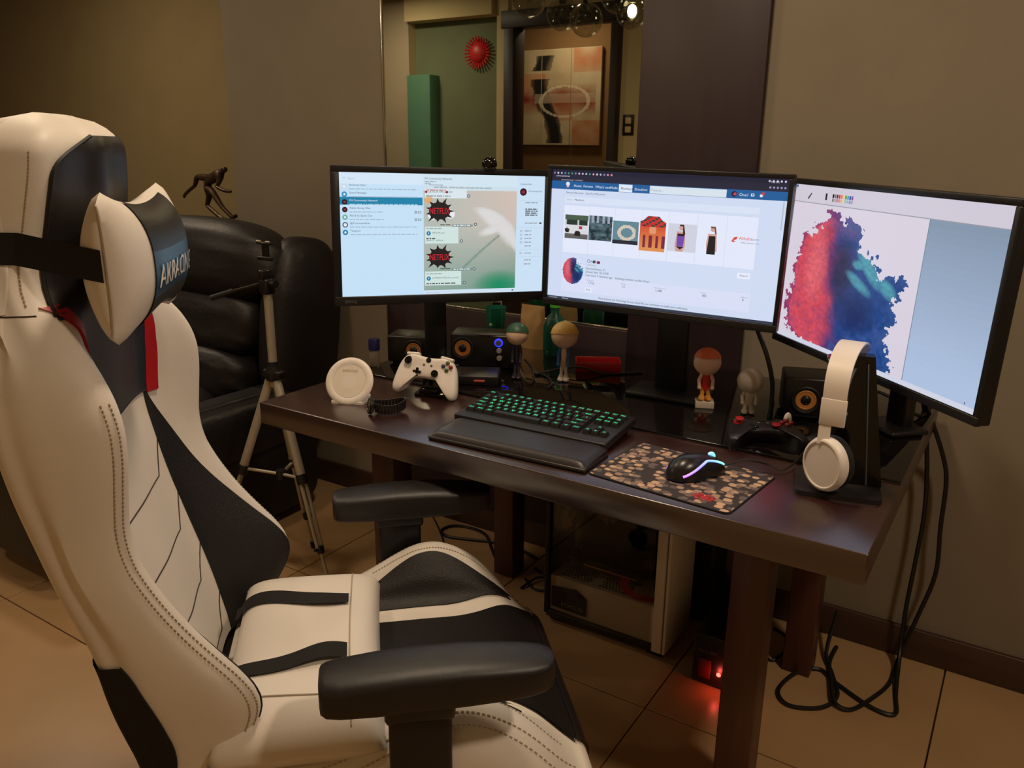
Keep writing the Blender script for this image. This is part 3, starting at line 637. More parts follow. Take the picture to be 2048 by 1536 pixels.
# white centre panel, navy shoulder panel, black head panel, red stripes, black wing linings
def u_sh(c): z = .955+.22*c; return interp(z, [.95, 1.05, 1.10, 1.14, 1.165, 1.18], [1.18, 1.30, 1.45, 1.8, 2.5, 3.2])
patch('shoulder_panel', leather_navy, lambda c: -u_sh(c), u_sh, one(.955), one(1.175), 48, 30, .004, ch)
def u_hd(c): return 3.2*(1-.60*max(0, (c-.76)/.24)**2.2)
patch('head_panel', leather_black, lambda c: -u_hd(c), u_hd, one(1.16), one(1.400), 60, 50, .004, ch)
patch('red_stripe', leather_red, u_sh, lambda c: min(3.85, u_sh(c)+.33+1.6*max(0, c-.72)), one(.950), one(1.178), 8, 30, .0045, ch, (1,))
patch('red_stripe', leather_red, u_sh, lambda c: min(3.85, u_sh(c)+.33+1.6*max(0, c-.72)), one(.950), one(1.178), 8, 30, .0045, ch, (-1,))
for sg in (1, -1):
    patch('wing_lining', perforated, lambda c: 1.12, lambda c: 1.12+sinterp(1-c, [0, .1, .25, .5, .75, 1.0], [0, .25, .75, 1.45, 1.95, 2.1]), one(.45), one(.965), 16, 50, .003, ch, (sg,))
    patch('lower_side_cover', webbing, lambda c: interp(c, [0, .2, .45, .68, .92, 1], [5.42, 5.48, 5.66, 5.75, 5.85, 6.0]), lambda c: 7.6, one(.452), lambda u: .672, 14, 16, .004, ch, (sg,))
# head panel piping (zip line) and seams
def seam(name, pts, r, mat, off=.003, parent=None):
    m = MB()
    for P in pts: m.tube([back_surf(u, z, off) for u, z in P], r, 5)
    part(name, m, mat, ch, kind=parent)
for sg in (1, -1): seam('zipper', [[(sg*(u_hd((z-1.16)/.240)+.06), z) for z in [1.165+.234*i/40 for i in range(41)]]], .0032, rubber)
def dash(pts, n):
    out = []
    for i in range(n):
        a, b_ = i/n, (i+.62)/n
        out.append([pts(a), pts(b_)])
    return out
sd = []
for sg in (1, -1):
    for du in (-.17, .13):
        sd += dash(lambda a, sg=sg, du=du: (sg*(3.62+du), .50+.56*a), 90)
    sd += dash(lambda a, sg=sg: (sg*(4.1), 1.18+.2*a), 40)
seam('stitching', sd, .0011, thread_grey, .0012, 'stuff')
ch_lines = []
for z0 in (.862, .752, .642, .535):
    for sg in (1, -1):
        ch_lines = [[(sg*.75*k/12, z0-.060) for k in range(13)]+[(sg*(.75+.37*k/6), z0-.060+.058*k/6) for k in range(1, 7)]]
        seam('chevron_seam', ch_lines, .0013, seam_dark, .0005)
for sg in (1, -1): seam('side_seam', [[(sg*(3.95+3.2*k/12), 1.168+.004*k/12) for k in range(13)]], .0012, seam_dark, .0006)
seam('panel_piping', [[(-1.18+2.36*k/24, .955) for k in range(25)]], .0016, seam_dark, .003)

# seat
def s_zc(t): return sinterp(t, [-.36, -.1, .05, .15, .2, .235, .26], [.435, .445, .448, .442, .430, .405, .372])
def s_zb(t): return sinterp(t, [-.36, -.2, -.13, -.06, .0, .04, .09, .14, .18, .21, .24, .26], [.44, .452, .47, .505, .54, .55, .54, .508, .472, .43, .392, .366])
def s_w(t): return sinterp(t, [-.36, -.2, .1, .18, .23, .265], [.29, .325, .338, .336, .325, .295])
def seat_pt(u, t, off=0):
    sg = -1 if u < 0 else 1; au = min(abs(u), 8)
    w = s_w(t); zc = s_zc(t); zb = s_zb(t)
    pts = [(-.17, zc), (0, zc), (.168, zc+.002), (.212, zc+(zb-zc)*.55), (w-.08, zb), (w-.045, zb-.008), (w-.006, zb-.07 if zb-.07 > .345 else .345), (w, .335), (w-.03, .31), (0, .305)]
    s, z = CR(pts, au+1 if au < 8 else 9)
    if off:
        s1, z1 = CR(pts, min(au+.04, 7.99)+1); s0, z0 = CR(pts, max(au-.04, 0)+1)
        l = math.hypot(s1-s0, z1-z0) or 1; s += -(z1-z0)/l*off; z += (s1-s0)/l*off
    return (s*sg, t, z)
m = MB()
def seat_fn(a, c):
    u = -8+16*a; t = -.36+.62*c
    return seat_pt(u, t)
m.grid(seat_fn, 112, 60)
# rounded nose
def nose(a, c):
    u = -8+16*a; p = seat_pt(u, .26); k = cos(c*pi/2); zm = .335
    return (p[0]*(.9+.1*k), .26+.028*sin(c*pi/2), zm+(p[2]-zm)*k)
m.grid(nose, 112, 8)
st = part('seat', m, leather_white, ch, 60)
def spatch(name, mat, u0, u1, t0, t1, nu, nv, off, sides):
    m = MB()
    for sg in sides:
        def fn(a, c):
            u = u0(c)+(u1(c)-u0(c))*a; t = t0+(t1-t0)*c; q = seat_pt(u*sg, t, off*(1+1.2*c**4)); return (q[0], q[1]+.003*c**6, q[2])
        m.grid(fn, nu, nv)
        m.grid(lambda a, c: seat_pt(u0(c)*sg, t0+(t1-t0)*c, off*(1-a)-.002*a), 1, nv); m.grid(lambda a, c: seat_pt(u1(c)*sg, t0+(t1-t0)*c, off*(1-a)-.002*a), 1, nv)
    part(name, m, mat, ch, 60)
def u_cp(c): return .70+1.05*max(0, (c-.66)/.34)**2.6
spatch('seat_panel', leather_black, lambda c: -u_cp(c), u_cp, -.34, .2612, 40, 60, .003, (1,))
m = MB(); m.grid(lambda a, c: (lambda p: (p[0], p[1]+.0055, p[2]+.006*(1-c)))(nose(.5+(a-.5)*3.5/16*2*.5, c)), 24, 8); part('seat_front_panel', m, leather_black, ch, 60)
for sg in (1, -1):
    spatch('bolster_lining', perforated, lambda c: 1.02+1.3*(max(0, c-.5)/.5)**2.6, lambda c: 1.05+1.3*(max(0, c-.5)/.5)**2.6+1.72*max(0, sin(pi*min(1, .06+.94*c)))**.55*(1-.5*(max(0, c-.5)/.5)**2), -.12, .222 if sg < 0 else .16, 14, 40, .003, (sg,))
m = MB()
def sdash(u, n, t0=-.25, t1=.25):
    for i in range(n):
        a, b_ = t0+(t1-t0)*i/n, t0+(t1-t0)*(i+.6)/n
        for sg in (1, -1): m.tube([seat_pt(sg*u, a, .001), seat_pt(sg*u, b_, .001)], .0011, 4)
sdash(3.95, 60); sdash(4.3, 60); sdash(2.95, 50, -.08, .23)
part('stitching', m, thread_grey, ch, kind='stuff')
# underside, lift, star base with casters
m = MB(); m.box((0, -.05, .292), (.44, .42, .03), bev=.006); m.box((0, -.36, .40), (.5, .05, .06), bev=.012); part('seat_frame', m, plastic_matte, ch)
for sg in (1, -1):
    m = MB(); m.box((sg*.25, -.345, .42), (.04, .06, .20), bev=.012, rot=(rad(14), 0, 0)); part('recline_bracket', m, plastic_matte, ch)
m = MB(); m.lathe([(.028, .10), (.028, .20), (.022, .20), (.022, .285)], 20); part('gas_lift', m, dark_metal if False else metal_dark, ch)
m = MB()
for k in range(5):
    a = 2*pi*k/5+.5; m.tube([(0, 0, .115), (.16*cos(a), .16*sin(a), .105), (.31*cos(a), .31*sin(a), .075)], [.035, .028, .018], 10)
part('star_base', m, plastic_matte, ch)
for k in range(5):
    a = 2*pi*k/5+.5; m = MB(); R_ = Matrix.Translation((.31*cos(a), .31*sin(a), .03)) @ Matrix.Rotation(a, 4, 'Z') @ Matrix.Rotation(pi/2, 4, 'X')
    m.lathe([(.0, -.024), (.027, -.024), (.03, -.02), (.03, -.006), (.02, -.004), (.02, .004), (.03, .006), (.03, .02), (.027, .024), (0, .024)], 20, mx=R_)
    part('caster', m, rubber, ch)
# armrests
def armpad(sg):
    m = MB(); n = 28
    def sec(t, sc):
        pts = []
        w = .048*sc*(0.92+.08*cos((t-.02)*7)); h = .044*(.7+.3*sc); bow = .012*cos((t-.01)*9)
        for k in range(n):
            a = 2*pi*k/n; cx = cos(a); sz = sin(a); e = .45
            x = w*math.copysign(abs(cx)**e, cx); z = math.copysign(abs(sz)**.5, sz)
            z = z*h*.5+(bow if sz > 0 else 0)-(.014*abs(x)/.048 if sz < 0 else .006*(abs(x)/.048)**2)
            pts.append((sg*.322+x, t, .634+z))
        return pts
    ts = [(-.160, .55), (-.158, .78), (-.150, .93), (-.13, 1.0), (-.08, 1.02), (-.02, 1.0), (.05, .98), (.11, .95), (.15, .88), (.172, .76), (.184, .58), (.188, .36)]
    vs = []; fs = []
    for t, sc in ts: vs += sec(t, sc)
    for i in range(len(ts)-1):
        for k in range(n): fs.append((i*n+k, i*n+(k+1) % n, (i+1)*n+(k+1) % n, (i+1)*n+k))
    fs.append(tuple(range(n-1, -1, -1))); fs.append(tuple((len(ts)-1)*n+k for k in range(n)))
    m.add(vs, fs); return m
for sg in (1, -1):
    part('arm_pad', armpad(sg), plastic_matte, ch, 50)
    m = MB(); m.box((sg*.330, -.016, .47), (.034, .094, .25), bev=.008); m.box((sg*.326, -.016, .594), (.05, .105, .045), bev=.008); ap = part('arm_post', m, plastic_black, ch)
    m = MB(); m.box((sg*.328, -.012, .604), (.054, .05, .012), bev=.004); part('height_lever', m, plastic_gloss, ap)
    m = MB(); m.box((sg*.27, -.016, .325), (.20, .09, .03), bev=.006); part('arm_bracket', m, plastic_black, ch)

# head pillow (a thing strapped on) and its strap
def cushion(hx, hz, th, pinch=.10, corner=.12, n=28):
    """pillow lying in XZ, thickness along Y; returns front/back sheets"""
    m = MB()
    def fn(sg):
        def f(a, c):
            u = 2*a-1; v = 2*c-1
            x = hx*u*(1-pinch*(1-v*v))+hx*corner*u*abs(u*v)**3*.6; z = hz*v*(1-pinch*1.2*(1-u*u))+hz*corner*v*abs(u*v)**3
            y = th*max(0, (1-u**4)*(1-v**4))**.55
            return (x, sg*y, z)
        return f
    m.grid(fn(1), n, n); m.grid(fn(-1), n, n); return m
hp_loc = Matrix.Translation((0.035, -.372, 1.235)) @ Matrix.Rotation(rad(-4), 4, 'X')
def chw(p): return Matrix.Translation((CH_O[0], CH_O[1], 0)) @ Matrix.Rotation(CH_R, 4, 'Z') @ Vector(p)
pw_ = chw((0.068, -.402, 1.228))
hp = thing('head_pillow', 'white bone shaped head pillow with black and blue band, strapped to the gaming chair', 'pillow', pw_, CH_R)
HX, HZ, HT = .178, .094, .052
def hpill(sg, u0, u1, off):
    def f(a, c):
        u = u0+(u1-u0)*a; v = 2*c-1
        x = HX*u; waist = 1-.15*(1-min(1, abs(u)/.85)**2)-.10*max(0, abs(u)-.86)/.14*abs(v)
        z = HZ*v*waist+HZ*.10*v*abs(u*v)**2*(1-max(0, abs(u)-.86)/.14)
        y = HT*max(0, (1-abs(u)**3.6)*(1-abs(v)**2.4))**.62+off
        return (x, sg*y, z)
    return f
m = MB(); m.grid(hpill(1, -1, 1, 0), 40, 28); m.grid(hpill(-1, -1, 1, 0), 40, 28); part('cover', m, leather_white, hp, 70)
m = MB()
def bandf(v0, v1):
    def f(a, c):
        v = v0+(v1-v0)*c; g = hpill(1, -.62, .62, .0025); return g(a, (v+1)/2)
    return f
m.grid(bandf(.22, .97), 20, 12); m.grid(bandf(-.97, -.52), 20, 8); part('black_band', m, leather_black, hp, 70)
m = MB(); m.grid(bandf(-.52, .22), 20, 12); bb = part('blue_band', m, M('steel_blue_leather', (30, 66, 92), 0.35, noise=.08), hp, 70)
vs, fs, ww = text_geo('AKRACING', .043); m = MB(); q = .205/ww; tv = []
for x, y in vs:
    xx = x*q-.1025; v = (y+.002-.032)/(HZ*.86)
    gx, gy, gz = hpill(1, 0, 1, .0045)(abs(xx)/HX, (v+1)/2); tv.append((-xx, gy, gz))
m.add(tv, fs); part('lettering', m, leather_white, bb, 0)
for sx in (-1, 1): m = MB(); m.tube([hpill(1, sx*.995, sx*.995, 0)(0, k/24) for k in range(25)], .0022, 6); part('edge_seam', m, thread_grey, hp)
m = MB()
def strapf(a, c):
    u = 2.2+(8-2.2)*a*1.0; return u
for sg in (1, -1):
    m.grid(lambda a, c: back_surf(sg*(4.2+3.8*a), 1.232+.042*c+.010*a, .005), 50, 3)
    m.grid(lambda a, c: tuple(Vector(back_surf(sg*4.2, 1.232+.042*c, .005))*(1-a)+Vector((.068+sg*.181, -.402, 1.216+.042*c))*a), 6, 3)
sm = MB(); inv = Matrix.Translation((-.068, .402, -1.228))
sm.add([inv @ Vector(p) for p in m.v], m.f); part('strap', sm, webbing, hp, 60)

# lumbar cushion lying on the seat
lw_ = chw((0.055, -.20, .508))
lc = thing('lumbar_cushion', 'white rectangular lumbar cushion with two black straps, lying on the chair seat', 'pillow', lw_, CH_R)
LX, LY, LZ = .245, .135, .055
def lump(sg):
    def f(a, c):
        u = 2*a-1; v = 2*c-1
        e = max(0, (1-abs(u)**6)*(1-abs(v)**6))**.5
        x = LX*u*(1-.03*(1-v*v)); y = LY*v*(1-.04*(1-u*u)); z = LZ*e if sg > 0 else -LZ*e*.85
        z += -.045*max(0, u-.55)**1.5*1.2 + .006*sin(u*5+v*2)*e
        return (x, y, z)
    return f
m = MB(); m.grid(lump(1), 44, 28); m.grid(lump(-1), 44, 28); part('cover', m, leather_white, lc, 70)
m = MB(); P = lump(1)
m.tube([Vector(P((u+1)/2, .80))+Vector((0, 0, .001)) for u in [-.97+1.9*k/30 for k in range(31)]], .0014, 5)
m.tube([Vector(P(.86, c))+Vector((0, 0, .001)) for c in [.03+.94*k/24 for k in range(25)]], .0014, 5); part('seam', m, thread_grey, lc)
for xs, tw in ((-.105, .010), (.100, -.014)):
    m = MB()
    def sf(a, c):
        v = -1.0+1.55*a; x = xs+tw*sin(v*3)+(c-.5)*.038; y0 = LY*v
        z = P((x/LX+1)/2, max(.02, min(.98, (v+1)/2)))[2]+.0035+.008*math.exp(-((v-.25)/.3)**2)*(1 if xs > 0 else .5)
        return (x, y0, z)
    m.grid(sf, 30, 3)
    part('strap', m, webbing, lc, 60)
# ---------------------------------------------------------------- keyboard, wrist rest, mouse and pad
key_m = M('black_key_plastic', (30, 29, 31), 0.42, noise=.05)
key_lit = M('green_lit_legend', (20, 90, 60), 0.5, emit=(40, 236, 140), estr=1.5)
KX, KY, KR = .70, .243, rad(2.0)
kb = thing('keyboard', 'black mechanical keyboard with green glowing legends, on the desk before the middle monitor', 'keyboard', (KX, KY, ZT), KR)
TILT = Matrix.Rotation(rad(4.5), 4, 'X'); KT = Matrix.Translation((0, 0, .021)) @ TILT
m = MB(); m.box((0, 0, 0), (.392, .172, .018), bev=.003, mx=KT); part('case', m, plastic_matte, kb)
m = MB()
for sx in (-1, 1): m.box((sx*.165, .07, .008), (.03, .012, .014), bev=.002)
for sx in (-1, 1): part('foot', MB().box((sx*.165, .072, .0085), (.03, .012, .017), bev=.002), rubber, kb)
U = .0203
def keycap(w):
    g = .0018; b = w*U/2-g/2; d = U/2-g/2; t = b-.0024; td = d-.0026; h = .0085
    return [(-b, -d, 0), (b, -d, 0), (b, d, 0), (-b, d, 0), (-t, -td+.0006, h), (t, -td+.0006, h), (t, td+.0006, h), (-t, td+.0006, h)], [(4, 5, 6, 7), (0, 1, 5, 4), (1, 2, 6, 5), (2, 3, 7, 6), (3, 0, 4, 7)], h
def rowk(y, items, x0=0.0):
    x = x0
    for it in items:
        if isinstance(it, (int, float)): x += it; continue
        nm, w = (it if isinstance(it, tuple) else (it, 1.0))
        KEYS.append((nm, w, x+w/2, y)); x += w
KEYS = []
rowk(0, ['Esc', 1, 'F1', 'F2', 'F3', 'F4', .5, 'F5', 'F6', 'F7', 'F8', .5, 'F9', 'F10', 'F11', 'F12', .25, 'Prt', 'Scr', 'Pau'])
rowk(1.25, list('`1234567890-=')+[('Back', 2), .25, 'Ins', 'Hm', 'Pg'])
rowk(2.25, [('Tab', 1.5)]+list('QWERTYUIOP[]')+[('\\', 1.5), .25, 'Del', 'End', 'Pd'])
rowk(3.25, [('Caps', 1.75)]+list("ASDFGHJKL;'")+[('Enter', 2.25)])
rowk(4.25, [('Shift', 2.25)]+list('ZXCVBNM,./')+[('Shift', 2.75), 1.25, '^'])
rowk(5.25, [('Ctrl', 1.25), ('Win', 1.25), ('Alt', 1.25), ('', 6.25), ('Alt', 1.25), ('Fn', 1.25), ('=', 1.25), ('Ctrl', 1.25), .25, '<', 'v', '>'])
for nm, w, x, y in KEYS:
    vs, fs, h = keycap(w); m = MB(); m.add(vs, fs, 0)
    if nm:
        sz = .0118 if len(nm) == 1 else (.0085 if len(nm) < 4 else .0075)
        tv, tf, tw = text_geo(nm, sz); tw = min(tw, w*U-.006) if tw > 0 else 0
        m.add([(vx-tw/2, vy-sz*.33+.001, h+.0003) for vx, vy in tv], tf, 1)
    k = part('key', m, [key_m, key_lit], kb, 0)
    k.matrix_local = KT @ Matrix.Translation(((x-9.125)*U, (2.95-y)*U*.985, .0092))
m = MB()
def wr(a, c):
    u = 2*a-1; v = c; w = .193
    x = w*u; y = -.150+.0595*2*(v-.5); ed = (1-abs(u)**24); h = .0155*(max(0, 1-(2*v-1)**6)**.5)*(.25+.75*ed)+.004*v
    return (x, y, .0075+h)
m.box((0, -.150, .005), (.388, .122, .010), bev=.004); m.grid(wr, 60, 18)
wrest = solo('wrist_rest', m, M('black_leatherette', (38, 32, 31), .38, noise=.06, bump=.1, bscale=500), 'long padded black wrist rest along the front of the keyboard', 'wrist rest', (KX+.012, KY, ZT), KR+rad(.6))
# mouse pad with printed motif
pad_m = bpy.data.materials.new('printed_cloth'); pad_m.use_nodes = True; nt = pad_m.node_tree; bs = nt.nodes['Principled BSDF']; bs.inputs['Roughness'].default_value = .8
tc = nt.nodes.new('ShaderNodeTexCoord'); mp = nt.nodes.new('ShaderNodeMapping'); mp.inputs['Scale'].default_value = (56, 66, 56); nt.links.new(tc.outputs['Object'], mp.inputs['Vector'])
vo = nt.nodes.new('ShaderNodeTexVoronoi'); vo.distance = 'MINKOWSKI'; vo.inputs['Exponent'].default_value = 3.0; vo.inputs['Scale'].default_value = 1.0; vo.inputs['Randomness'].default_value = 1.0; nt.links.new(mp.outputs[0], vo.inputs['Vector'])
cr = nt.nodes.new('ShaderNodeValToRGB'); cr.color_ramp.elements[0].color = (1, 1, 1, 1); cr.color_ramp.elements[1].color = (0, 0, 0, 1); cr.color_ramp.elements[0].position = .42; cr.color_ramp.elements[1].position = .50; nt.links.new(vo.outputs['Distance'], cr.inputs['Fac'])
sx_ = nt.nodes.new('ShaderNodeSeparateXYZ'); nt.links.new(vo.outputs['Color'], sx_.inputs[0])
cr2 = nt.nodes.new('ShaderNodeValToRGB'); e = cr2.color_ramp.elements; e[0].color = L(96, 84, 82); e[1].color = L(196, 160, 128); e[0].position = .15; e[1].position = .85; e2 = e.new(.5); e2.color = L(150, 124, 108); nt.links.new(sx_.outputs[0], cr2.inputs['Fac'])
mxn = nt.nodes.new('ShaderNodeMix'); mxn.data_type = 'RGBA'; nt.links.new(cr.outputs[0], mxn.inputs['Factor']); mxn.inputs['A'].default_value = L(52, 44, 44); nt.links.new(cr2.outputs[0], mxn.inputs['B']); nt.links.new(mxn.outputs['Result'], bs.inputs['Base Color'])
mp_ = thing('mouse_pad', 'dark mouse pad printed with small tan shapes, under the mouse', 'mouse pad', (1.079, .146, ZT), rad(-5.5))
def rrect(w, d, r, n=6):
    out = []
    for cx, cy, a0 in ((w/2-r, d/2-r, 0), (-w/2+r, d/2-r, 90), (-w/2+r, -d/2+r, 180), (w/2-r, -d/2+r, 270)):
        for k in range(n+1): a = rad(a0+90*k/n); out.append((cx+r*cos(a), cy+r*sin(a)))
    return out
m = MB(); m.slab(rrect(.302, .226, .012), 0, .003); part('cloth', m, pad_m, mp_)
m = MB(); m.tube([(x, y, .0016) for x, y in rrect(.302, .226, .012)], .0019, 6, closed=True); part('stitched_edge', m, rubber, mp_)
m = MB()
for k in range(9):
    a = 2*pi*k/9; m.box((.085+.017*cos(a), -.075+.011*sin(a), .0032), (.011, .007, .0003), rot=(0, 0, a))
m.box((.085, -.075, .0032), (.02, .012, .0003)); part('red_emblem', m, M('red_print', (170, 40, 44), .7, noise=.2, nscale=200), mp_)
# mouse
mo = thing('computer_mouse', 'black gaming mouse with blue and purple light strip, on the printed pad', 'mouse', (1.104, .158, ZT+.003), rad(-31))
def mouse_pt(a, c, top=True):
    y = -.068+.136*c; v = (c-.42)/.58 if c > .42 else (.42-c)/.42
    wd = .034*max(0, 1-v**(3.2 if c > .42 else 2.6))**.5*(1-.10*math.exp(-((c-.62)/.16)**2))
    hgt = .041*max(0, 1-((c-.40)/.60)**2 if c > .40 else 1-((.40-c)/.40)**2.4)**.62+.002
    th = pi*a; x = wd*cos(th); z = .004+hgt*sin(th)**.75
    return (x, y, z)
m = MB(); m.grid(lambda a, c: mouse_pt(a, c), 26, 36); m.grid(lambda a, c: (mouse_pt(0, c)[0]*(2*a-1), mouse_pt(0, c)[1], .0035), 6, 36); part('shell', m, M('rubbery_black_plastic', (26, 23, 24), .3, noise=.05), mo, 60)
rgb = bpy.data.materials.new('rgb_strip'); rgb.use_nodes = True; nt = rgb.node_tree; bs = nt.nodes['Principled BSDF']
tc = nt.nodes.new('ShaderNodeTexCoord'); sp = nt.nodes.new('ShaderNodeSeparateXYZ'); nt.links.new(tc.outputs['Object'], sp.inputs[0])
mr_ = nt.nodes.new('ShaderNodeMapRange'); mr_.inputs['From Min'].default_value = -.055; mr_.inputs['From Max'].default_value = .045; nt.links.new(sp.outputs['Y'], mr_.inputs['Value'])
cr = nt.nodes.new('ShaderNodeValToRGB'); e = cr.color_ramp.elements; e[0].color = L(150, 40, 214); e[1].color = L(60, 190, 220); e2 = e.new(.42); e2.color = L(50, 70, 236); e3 = e.new(.7); e3.color = L(40, 140, 230); nt.links.new(mr_.outputs[0], cr.inputs['Fac']); nt.links.new(cr.outputs[0], bs.inputs['Emission Color']); bs.inputs['Emission Strength'].default_value = 1.6
for sg in (1, -1):
    m = MB(); pth = []
    for k in range(21):
        c = .12+.80*k/20; a = .07+.19*max(0, min(1, (c-.12)/.45))**1.3-.06*max(0, c-.75)
        p = mouse_pt(a if sg > 0 else 1-a, c); pth.append((p[0]*1.012, p[1], p[2]))
    m.tube(pth, .0026, 6); part('light_strip', m, rgb, mo)
m = MB(); m.lathe([(.0, -.003), (.009, -.003), (.010, 0), (.009, .003), (0, .003)], 20, mx=Matrix.Translation((0, .036, .034)) @ Matrix.Rotation(pi/2, 4, 'Y')); part('scroll_wheel', m, rgb, mo)
m = MB(); m.tube([mouse_pt(.5, .62+.36*k/10) for k in range(11)], .0009, 4); part('button_split', m, plastic_gloss, mo)
m = MB(); P0 = mouse_pt(.5, .97)
mloc = Matrix.Translation((1.104, .158, ZT+.003)) @ Matrix.Rotation(rad(-31), 4, 'Z')
m.tube(smooth_path([(0, .064, .008), (.004, .09, .012), (.010, .12, .016), (.035, .155, .010), (.06, .17, .004), (.05, .215, .009), (.0, .30, .012), (-.04, .36, .012)], 5), .0018, 6); part('cord', m, cable_m, mo)
# ---------------------------------------------------------------- white game controller on a stand
GP = [(0, .033), (.02, .0345), (.042, .038), (.058, .034), (.070, .022), (.079, .002), (.085, -.028), (.087, -.050), (.083, -.064), (.073, -.068), (.063, -.060), (.054, -.044), (.043, -.030), (.030, -.0235), (.012, -.022)]
def outline(): return GP+[(-x, y) for x, y in reversed(GP[1:])]
def gamepad_body(th):
    o = outline(); n = len(o); o = smooth_path(o+[o[0]], 3)[:-1]; n = len(o); c = (0, .012)
    m = MB(); layers = [(.86, -th*.75), (.95, -th*.62), (1.0, -th*.1), (.985, th*.35), (.93, th*.62), (.80, th*.72), (.5, th*.76)]
    vs = []; fs = []
    for sc, y in layers:
        for x, z in o: vs.append((c[0]+(x-c[0])*sc, -y-.006*max(0, -(z)/.06)*(1 if y > 0 else -1), c[1]+(z-c[1])*sc))
    for i in range(len(layers)-1):
        for k in range(n): fs.append((i*n+k, i*n+(k+1) % n, (i+1)*n+(k+1) % n, (i+1)*n+k))
    fs.append(tuple(range(n-1, -1, -1))); vs.append((0, -th*.77, .012)); q = len(vs)-1
    for k in range(n): fs.append(((len(layers)-1)*n+k, (len(layers)-1)*n+(k+1) % n, q))
    m.add(vs, fs); return m
def gamepad(name, label, loc, MX, body_m, stick_m, btn_cols, th=.021, stick_ring=None):
    g = thing(name, label, 'game controller', loc, 0)
    def A(mb): mb.v = [tuple(MX @ Vector(p)) for p in mb.v]; return mb
    part('shell', A(gamepad_body(th)), body_m, g, 55)
    yf = -th*.76
    RX = Matrix.Rotation(pi/2, 4, 'X')
    for sx, sz in ((-.052, .017), (.024, -.006)):
        m = MB(); m.lathe([(.0125, 0), (.0125, .002), (.005, .003), (.005, .009), (.0095, .010), (.0095, .0125), (.0075, .0135), (0, .0125)], 20, mx=Matrix.Translation((sx, yf+.003, sz)) @ RX); part('thumbstick', A(m), stick_m, g)
    m = MB(); m.box((-.025, yf-.0015, -.008), (.022, .006, .0075), bev=.0015); m.box((-.025, yf-.0015, -.008), (.0075, .006, .022), bev=.0015); part('direction_pad', A(m), plastic_gloss, g)
    for (sx, sz), cc in zip(((.052, .027), (.042, .0175), (.062, .0175), (.052, .008)), btn_cols):
        m = MB(); m.lathe([(.0052, 0), (.0052, .004), (.004, .0055), (0, .006)], 16, mx=Matrix.Translation((sx, yf+.001, sz)) @ RX); part('button', A(m), cc, g)
    for sx in (-.010, .010): m = MB(); m.lathe([(.0028, 0), (.0028, .003), (0, .0032)], 12, mx=Matrix.Translation((sx, yf+.001, .013)) @ RX); part('menu_button', A(m), plastic_grey, g)
    m = MB(); m.lathe([(.0068, 0), (.0068, .003), (0, .0035)], 18, mx=Matrix.Translation((0, yf+.002, .026)) @ RX); part('home_button', A(m), metal_dark, g)
    for sx in (-1, 1): m = MB(); m.box((sx*.046, -.002, .037), (.034, .022, .009), bev=.003, rot=(0, sx*rad(6), 0)); part('bumper', A(m), body_m, g)
    return g
bt = lambda r, g, b: M('button_%d_%d_%d' % (r, g, b), (r, g, b), .35)
GM = Matrix.Rotation(rad(22), 4, 'Z') @ Matrix.Translation((0, 0, .070)) @ Matrix.Rotation(rad(-20), 4, 'X') @ Matrix.Rotation(rad(6), 4, 'Y')
gamepad('game_controller', 'white game controller with coloured buttons standing upright on the desk', (.325, .285, ZT), GM, plastic_white, plastic_gloss, [bt(96, 98, 60), bt(52, 66, 96), bt(140, 44, 36), bt(64, 92, 56)])
m = MB(); sm_ = Matrix.Rotation(rad(22), 4, 'Z'); m.box((0, .030, .004), (.08, .07, .008), bev=.003, mx=sm_); m.box((0, .032, .035), (.05, .012, .064), bev=.003, rot=(rad(-20), 0, 0), mx=sm_); m.box((0, .002, .014), (.05, .02, .014), bev=.003, mx=sm_)
solo('controller_stand', m, plastic_gloss, 'small black prop stand behind the white game controller', 'stand', (.325, .285, ZT))
# ---------------------------------------------------------------- round wireless charger
cg = thing('wireless_charger', 'round cream charging pad tilted up on its foot, at the left end of the desk', 'charger', (.185, .135, ZT), rad(24))
CT = Matrix.Translation((0, .005, .052)) @ Matrix.Rotation(rad(62), 4, 'X')
m = MB(); m.lathe([(0, -.008), (.056, -.008), (.062, -.004), (.063, .0), (.060, .004), (.052, .005), (.0425, .0035), (.0415, .0025), (.0405, .0038), (0, .0042)], 56, mx=CT); part('disc', m, plastic_white, cg)
m = MB(); m.slab([(-.040, -.024), (.040, -.024), (.046, .0), (.038, .055), (-.038, .055), (-.046, .0)], 0, .006); m.box((0, .040, .022), (.05, .012, .04), bev=.004, rot=(rad(-28), 0, 0)); part('foot', m, plastic_white, cg)
m = MB(); m.lathe([(.0408, .0032), (.042, .0044), (.0432, .0040)], 56, mx=CT); part('ring', m, steel_white, cg)
vs, fs, w = text_geo('SAMSUNG', .009); m = MB(); m.add([(x-w/2, y+.024, .0046) for x, y in vs], fs, 0, None, CT); part('lettering', m, metal_silver, cg, 0)
